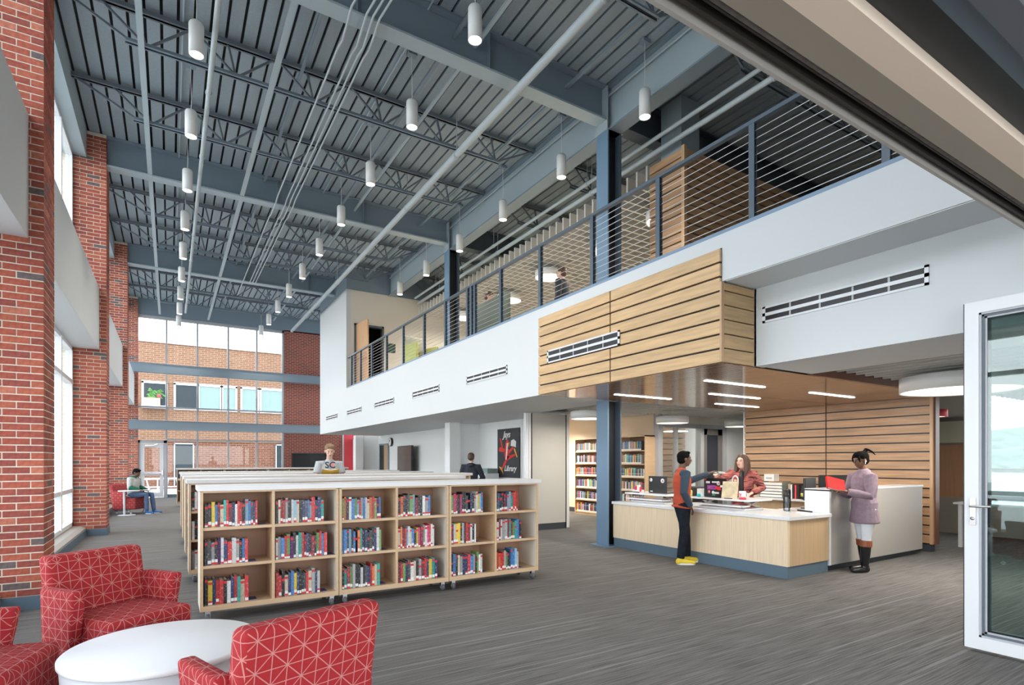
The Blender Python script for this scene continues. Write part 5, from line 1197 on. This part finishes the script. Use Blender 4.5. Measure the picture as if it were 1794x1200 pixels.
    for S in 'LR':
        sh, el, wr = j['sh'+S], j['el'+S], j['wr'+S]; e = ex+(.006 if kind_ != 'tshirt' else 0)
        if sleeve == 'long': ring_tube(qs, [lerp(j['chest']+V(0, 0, .08*k), sh, .6), sh, lerp(sh, el, .5), el, lerp(el, wr, .5), lerp(el, wr, .93)], [.062*k*g_+e, .058*k*g_+e, .048*k*g_+e, .042*k+e, .036*k+e, .030*k+e*.8], 14, flat1=True)
        else: ring_tube(q, [lerp(j['chest']+V(0, 0, .08*k), sh, .6), sh, lerp(sh, el, .62)], [.062*k+e, .06*k+e, .056*k+e*1.6], 14, flat1=True)
    if kind_ == 'hoodie':
        nk = lerp(j['neck'], j['chest'], .12); bk_ = V(math.cos(0), 0, 0)
        ring_tube(qs, [nk+V(.06*k, .05*k, -.02*k), nk+V(-.01*k, .085*k, .01*k), nk+V(-.085*k, .05*k, .005*k), nk+V(-.10*k, 0, -.01*k), nk+V(-.085*k, -.05*k, .005*k), nk+V(-.01*k, -.085*k, .01*k), nk+V(.06*k, -.05*k, -.02*k)], [.026*k, .034*k, .04*k, .046*k, .04*k, .034*k, .026*k], 10)
    if kind_ == 'jacket':
        nk = lerp(j['neck'], j['chest'], .08); ring_tube(q, [nk+V(.062*k, .02*k, -.04*k), nk+V(.03*k, .062*k, .0), nk+V(-.055*k, .04*k, .02*k), nk+V(-.055*k, -.04*k, .02*k), nk+V(.03*k, -.062*k, .0), nk+V(.062*k, -.02*k, -.04*k)], [.016*k, .02*k, .022*k, .022*k, .02*k, .016*k], 8)
    so = fuse(q, {'hoodie': 'hooded_top', 'jacket': 'jacket', 'tshirt': 'shirt'}[kind_], tm, p, vox, 3)
    if sl: fuse(qs, 'sleeves', M[sl], p, vox, 3)
    if bottom:
        q = MB(); e = .012
        ring_tube(q, [j['pel']+V(0, 0, .06*k), j['pel'], j['pel']+V(0, 0, -.05*k)], [(.16*k*g_+e, .115*k*g_+e)]*3, 18, hipl)
        for S in 'LR':
            hp_, kn, an = j['hip'+S], j['kn'+S], j['an'+S]
            wide = bottom[1]; ring_tube(q, [hp_, lerp(hp_, kn, .4), kn, lerp(kn, an, .4), lerp(kn, an, bottom[2] if len(bottom) > 2 else .97)], [.09*k*g_+e, .078*k*g_+e, .056*k+e*wide, .052*k+e*wide, .042*k+e*wide], 14, flat1=True)
        fuse(q, 'trousers', M[bottom[0]], p, vox, 3)
    if shoes:
        for S in 'LR':
            an, toe = j['an'+S], j['toe'+S]; q = MB(); d = (toe-an); d.z = 0; d.normalize(); sd2 = V(-d.y, d.x, 0)
            heel = V(an.x, an.y, 0)-d*.035*k; tp_ = V(an.x, an.y, 0)+d*.20*k; zz = max(0., min(an.z, toe.z)-.035)
            heel.z = zz+.045*k; tp_.z = zz+.035*k
            ring_tube(q, [heel, lerp(heel, tp_, .45), tp_], [(.04*k, .045*k), (.046*k, .042*k), (.042*k, .028*k)], 14, sd2)
            if shoes[0] == 'boot': ring_tube(q, [lerp(j['kn'+S], an, .28), lerp(j['kn'+S], an, .6), an, an+V(0, 0, -.04*k)], [.068*k, .062*k, .048*k, .05*k], 14)
            else: ring_tube(q, [an+V(0, 0, .01), an+V(0, 0, -.04*k)], [.042*k, .05*k], 12)
            so2 = fuse(q, 'boot' if shoes[0] == 'boot' else 'shoe', M[shoes[1]], p, .006, 2)
            if shoes[2]:
                sq = MB(); c_ = lerp(heel, tp_, .5); n_ = 16; L_ = .135*k; W_ = .048*k
                pl_ = [(c_.x+d.x*L_*math.cos(a)+sd2.x*W_*math.sin(a), c_.y+d.y*L_*math.cos(a)+sd2.y*W_*math.sin(a)) for a in [2*math.pi*i/n_ for i in range(n_)]]
                sq.prism(pl_, zz, zz+.022, 'xy').build('sole', M[shoes[2]], so2)
    return p, j, hp, k
def held_book(label, loc, rot, w_, h_, t_, m, name='book'):
    b = thing(name, label, 'book', loc); b.rotation_euler = rot
    B(-w_/2, -h_/2, 0, w_/2, h_/2, .003).box(-w_/2, -h_/2, t_, w_/2, h_/2, t_+.003).box(-w_/2, -h_/2, 0, -w_/2+.004, h_/2, t_).build('cover', m, b)
    B(-w_/2+.004, -h_/2+.004, .003, w_/2-.004, h_/2-.004, t_).build('pages', M['pages'], b); return b
def open_book(label, loc, rot, w_, h_, m):
    b = thing('open_book', label, 'book', loc); b.rotation_euler = rot
    for s in (-1, 1):
        MB().prism([(0, 0), (s*w_, .035), (s*w_, .040), (0, .006)], -h_/2, h_/2, 'xz').build('cover', m, b)
        MB().prism([(0, .007), (s*w_*.96, .041), (s*w_*.5, .04), (0, .018)], -h_/2+.005, h_/2-.005, 'xz').build('pages', M['led'], b)
    return b
M['tee_orange'] = mat('shirt_burnt_orange', (.46, .07, .03), .9, noise=.12, nscale=60); M['slate'] = mat('sleeve_slate_blue', (.035, .055, .08), .9, noise=.15, nscale=50)
M['denim_k'] = mat('trousers_black_denim', (.013, .015, .022), .95, spec=.2, noise=.3, nscale=20); M['denim'] = mat('jeans_blue', (.10, .16, .28), .9, noise=.2, nscale=25)
M['shoe_y'] = mat('shoe_yellow', (.75, .55, .03), .6); M['shoe_b'] = mat('shoe_blue', (.02, .14, .42), .6); M['boot_k'] = mat('boot_black_leather', (.012, .012, .014), .22)
M['lilac'] = mat('jacket_lilac_fleece', (.26, .19, .235), .95, noise=.12, nscale=25, bump=.4); M['whitep'] = mat('trousers_white', (.72, .75, .80), .8)
M['greytee'] = mat('shirt_heather_grey', (.42, .44, .46), .9, noise=.12, nscale=70); M['hoodk'] = mat('hoodie_charcoal', (.035, .038, .05), .95, noise=.2, nscale=30)
M['hoodg'] = mat('hoodie_light_grey', (.52, .52, .50), .95, noise=.1, nscale=40); M['green'] = mat('hoodie_green', (.01, .11, .06), .9); M['boottan'] = mat('boot_tan_leather', (.28, .085, .035), .35)
M['khaki'] = mat('trousers_dark', (.05, .05, .06), .9)
def stripes():
    m = bpy.data.materials.new('cardigan_red_stripes'); m.use_nodes = True; N, L = nodes_of(m); b = N['Principled BSDF']; b.inputs['Roughness'].default_value = .95
    t = N.new('ShaderNodeTexCoord'); mp = N.new('ShaderNodeMapping'); mp.inputs['Scale'].default_value = (6, 6, 55); L.new(t.outputs['Object'], mp.inputs[0])
    n = N.new('ShaderNodeTexNoise'); n.inputs['Scale'].default_value = 1; n.inputs['Detail'].default_value = 3; L.new(mp.outputs[0], n.inputs['Vector'])
    r = N.new('ShaderNodeValToRGB'); cs = [(.36, (.05, .02, .03)), (.44, (.34, .06, .05)), (.52, (.48, .20, .17)), (.6, (.30, .05, .05)), (.68, (.10, .06, .07))]
    r.color_ramp.elements[0].position = cs[0][0]; r.color_ramp.elements[0].color = cs[0][1]+(1,); r.color_ramp.elements[1].position = cs[-1][0]; r.color_ramp.elements[1].color = cs[-1][1]+(1,)
    for p_, c in cs[1:-1]: e = r.color_ramp.elements.new(p_); e.color = c+(1,)
    L.new(n.outputs[0], r.inputs[0]); L.new(r.outputs[0], b.inputs['Base Color']); return m
M['cardigan'] = stripes()
# boy at the desk: right hand in pocket side, left arm reaching over the desk towards the woman
k = 1.53/1.7
person('boy in an orange shirt, black jeans and yellow shoes reaching over the desk', (5.97, 5.22, 0), math.radians(-30), 1.53, 'skin_d',
       dict(shL=(.01, .15, 1.245), elL=(.22, .26, 1.13), wrL=(.47, .22, 1.23), elR=(-.05, -.22, .98), wrR=(.06, -.17, .79), anL=(.10, .09, .08), toeL=(.26, .10, .03), anR=(-.05, -.08, .08), toeR=(.10, -.10, .03), knL=(.08, .09, .44), knR=(.0, -.085, .44), chest=(.0, 0, 1.13), head=(.035, 0, 1.425)),
       hair=('hair_k', 'short'), top=('tshirt', 'tee_orange', ('long', 'slate')), bottom=('denim_k', 1.2), shoes=('shoe', 'shoe_y', 'led'), lip='lip_d', vox=.006, brow=False)
# woman behind the desk
wo, jw, hpw, kw = person('woman with long brown hair in a red striped cardigan behind the service desk', (7.40, 5.30, 0), math.radians(206), 1.50, 'skin_l',
       dict(elL=(-.02, .27, 1.0), wrL=(.22, .16, .93), shR=(.02, -.16, 1.21), elR=(.16, -.30, 1.09), wrR=(.38, -.30, 1.18), head=(.05, 0, 1.385), pel=(0, 0, .80), waist=(0, 0, .90)),
       hair=('hair_b', 'long'), top=('jacket', 'cardigan', 'long'), bottom=('khaki', 1), shoes=('shoe', 'black', None), fem=True, vox=.006, headyaw=-.42, headpitch=-.14)
q = MB(); ring_tube(q, [(.03, 0, .80), (.055, 0, 1.0), (.06, 0, 1.16), (.045, 0, 1.24)], [(.045, .09), (.05, .095), (.05, .085), (.035, .055)], 12, (0, 1, 0)); fuse(q, 'black_top', M['black'], wo, .007, 2)
held_book('small pale book passed between the boy and the woman', (6.73, 5.22, 1.225), (0, .05, .3), .19, .13, .022, M['led'])
# young woman at the high counter
gw, jg, hpg, kg = person('young woman in a lilac jacket, white trousers and black riding boots at the high counter', (7.52, 3.63, 0), math.radians(156), 1.52, 'skin_m',
       dict(shL=(.03, .15, 1.20), elL=(.09, .19, .97), wrL=(.32, .09, 1.02), shR=(.02, -.16, 1.20), elR=(.06, -.21, .96), wrR=(.30, -.08, 1.03), head=(.05, 0, 1.41), neck=(.01, 0, 1.27), anL=(.05, .07, .09), toeL=(.2, .08, .03), anR=(-.06, -.07, .09), toeR=(.09, -.08, .03), knL=(.04, .08, .44), knR=(-.03, -.08, .44)),
       hair=('hair_k', 'tail'), top=('jacket', 'lilac', 'long'), bottom=('whitep', .4, .75), shoes=('boot', 'boot_k', None), fem=True, lip='lip_d', vox=.006, headpitch=.12, girth=1.06, brow=False)
for S in 'LR':
    q = MB(); kn, an = jg['kn'+S], jg['an'+S]; q.tube([lerp(kn, an, .10), lerp(kn, an, .32)], [.068, .070], 20); q.build('boot_cuff', M['boottan'], gw)
MB().lathe([(.016, -.004), (.016, .004)], tuple(lerp(jg['knR'], jg['anR'], .2)+V(.01, -.071, 0)), n=12, axis='y').build('boot_buckle', mat('brass', (.7, .5, .2), .3, metal=1), gw)
MB().ball(tuple(hpg(.0, .092, -.012)), .011, 10).ball(tuple(hpg(.008, .092, -.035)), (.006, .006, .016), 8).build('earbud', M['led'], gw)
hb = held_book('red hardcover book held up by the young woman at the counter', (7.20, 3.83, 1.10), (math.radians(62), math.radians(14), math.radians(-28)), .24, .17, .03, mat('book_cover_scarlet', (.50, .012, .012), .6, spec=.2))
# boy in the grey shirt behind the third row
cb2, jc, hpc, kc = person('boy in a grey choir shirt reading behind the bookcase rows', (2.36, 9.85, 0), math.radians(262), 1.68, 'skin_l',
       dict(shL=(0, .165, 1.36), shR=(0, -.165, 1.36), elL=(.03, .215, 1.10), wrL=(.25, .12, 1.08), elR=(.03, -.215, 1.10), wrR=(.25, -.13, 1.06), head=(.05, 0, 1.575)), hair=('hair_s', 'sweep'), top=('tshirt', 'greytee', 'short'), bottom=('denim', 1), shoes=('shoe', 'black', None), headpitch=.3, vox=.007)
for t_, z, sz in (('SC', 1.33, .15), ('CHOIR', 1.23, .06)): text_('shirt_print', t_, M['black'], cb2, (.138, 0, z), (math.pi/2, 0, math.pi/2), sz, .004)
B(.134, .02, 1.30, .140, .06, 1.37).build('shirt_print', mat('print_pink', (.7, .25, .28), .8), cb2)
o_ = open_book('open book with a gold cover held by the boy in the grey shirt', (2.30, 9.53, 1.17), (math.radians(-48), 0, math.radians(-5)), .14, .2, mat('gold_cover', (.38, .24, .03), .6))
# dark hooded student at the printer, back to us
person('student in a charcoal hooded top seen from behind at the printer table', (5.78, 11.1, 0), math.radians(48), 1.58, 'skin_l',
       dict(elL=(.08, .26, 1.02), wrL=(.30, .16, 1.0), elR=(.08, -.26, 1.02), wrR=(.30, -.16, 1.0)), hair=('hair_b', 'short'), top=('hoodie', 'hoodk', 'long'), bottom=('khaki', 1), shoes=('shoe', 'black', 'led'), headpitch=.15, vox=.008)
# reader in the distant armchair
S_ = dict(pel=(0, 0, .52), waist=(.0, 0, .62), chest=(.02, 0, .80), neck=(.06, 0, .965), head=(.10, 0, 1.085), hipL=(.02, .09, .50), hipR=(.02, -.09, .50), knL=(.44, .10, .51), knR=(.42, -.09, .51), anL=(.50, .10, .09), anR=(.44, -.10, .09), toeL=(.66, .12, .035), toeR=(.60, -.12, .035),
          shL=(.03, .16, .93), shR=(.03, -.16, .93), elL=(.04, .20, .70), elR=(.04, -.20, .70), wrL=(.26, .12, .64), wrR=(.26, -.12, .64))
pr_, jr, hr, kr = person('boy in a grey and green hooded jacket reading in the distant red armchair', (-.84, 17.92, 0), math.radians(-32), 1.5, 'skin_d', S_, hair=('hair_k', 'short'), top=('hoodie', 'hoodg', 'long'), bottom=('denim', 1), shoes=('shoe', 'shoe_b', 'led'), sit=True, headpitch=.4, lip='lip_d', vox=.007)
for S in 'LR':
    q = MB(); ring_tube(q, [lerp(jr['el'+S], jr['wr'+S], .05), lerp(jr['el'+S], jr['wr'+S], .5), lerp(jr['el'+S], jr['wr'+S], .95)], [.062, .056, .048], 14, flat0=True, flat1=True); q.build('green_sleeve', M['green'], pr_)
q = MB(); nk = lerp(jr['neck'], jr['chest'], .05)
ring_tube(q, [nk+V(.055, .04, .0), nk+V(-.01, .07, .03), nk+V(-.07, .04, .03), nk+V(-.08, 0, .025), nk+V(-.07, -.04, .03), nk+V(-.01, -.07, .03), nk+V(.055, -.04, .0)], [.02, .028, .032, .034, .032, .028, .02], 10); q.build('green_hood', M['green'], pr_)
open_book('open magazine on the lap of the reading boy', (-.56, 17.74, .60), (0, 0, math.radians(60)), .13, .2, M['led'])
# upstairs
person('man in a dark suit walking upstairs behind the railing', (7.03, 9.36, 3.7), math.radians(120), 1.78, 'skin_l', dict(knL=(.15, .09, .52), anL=(.25, .09, .1), toeL=(.42, .1, .06), knR=(.0, -.09, .5), anR=(-.22, -.09, .12), toeR=(-.05, -.1, .04)), hair=('hair_b', 'short'), top=('jacket', 'hoodk', 'long'), bottom=('khaki', 1), shoes=('shoe', 'black', None), vox=.009)
person('man in a pale blue shirt seen over the patterned booth upstairs', (6.45, 11.5, 3.7), math.radians(-40), 1.72, 'skin_l', None, hair=('hair_b', 'short'), top=('tshirt', mat('shirt_pale_blue', (.42, .48, .55), .9), 'long'), bottom=('khaki', 1), shoes=('shoe', 'black', None), headpitch=.2, vox=.009)
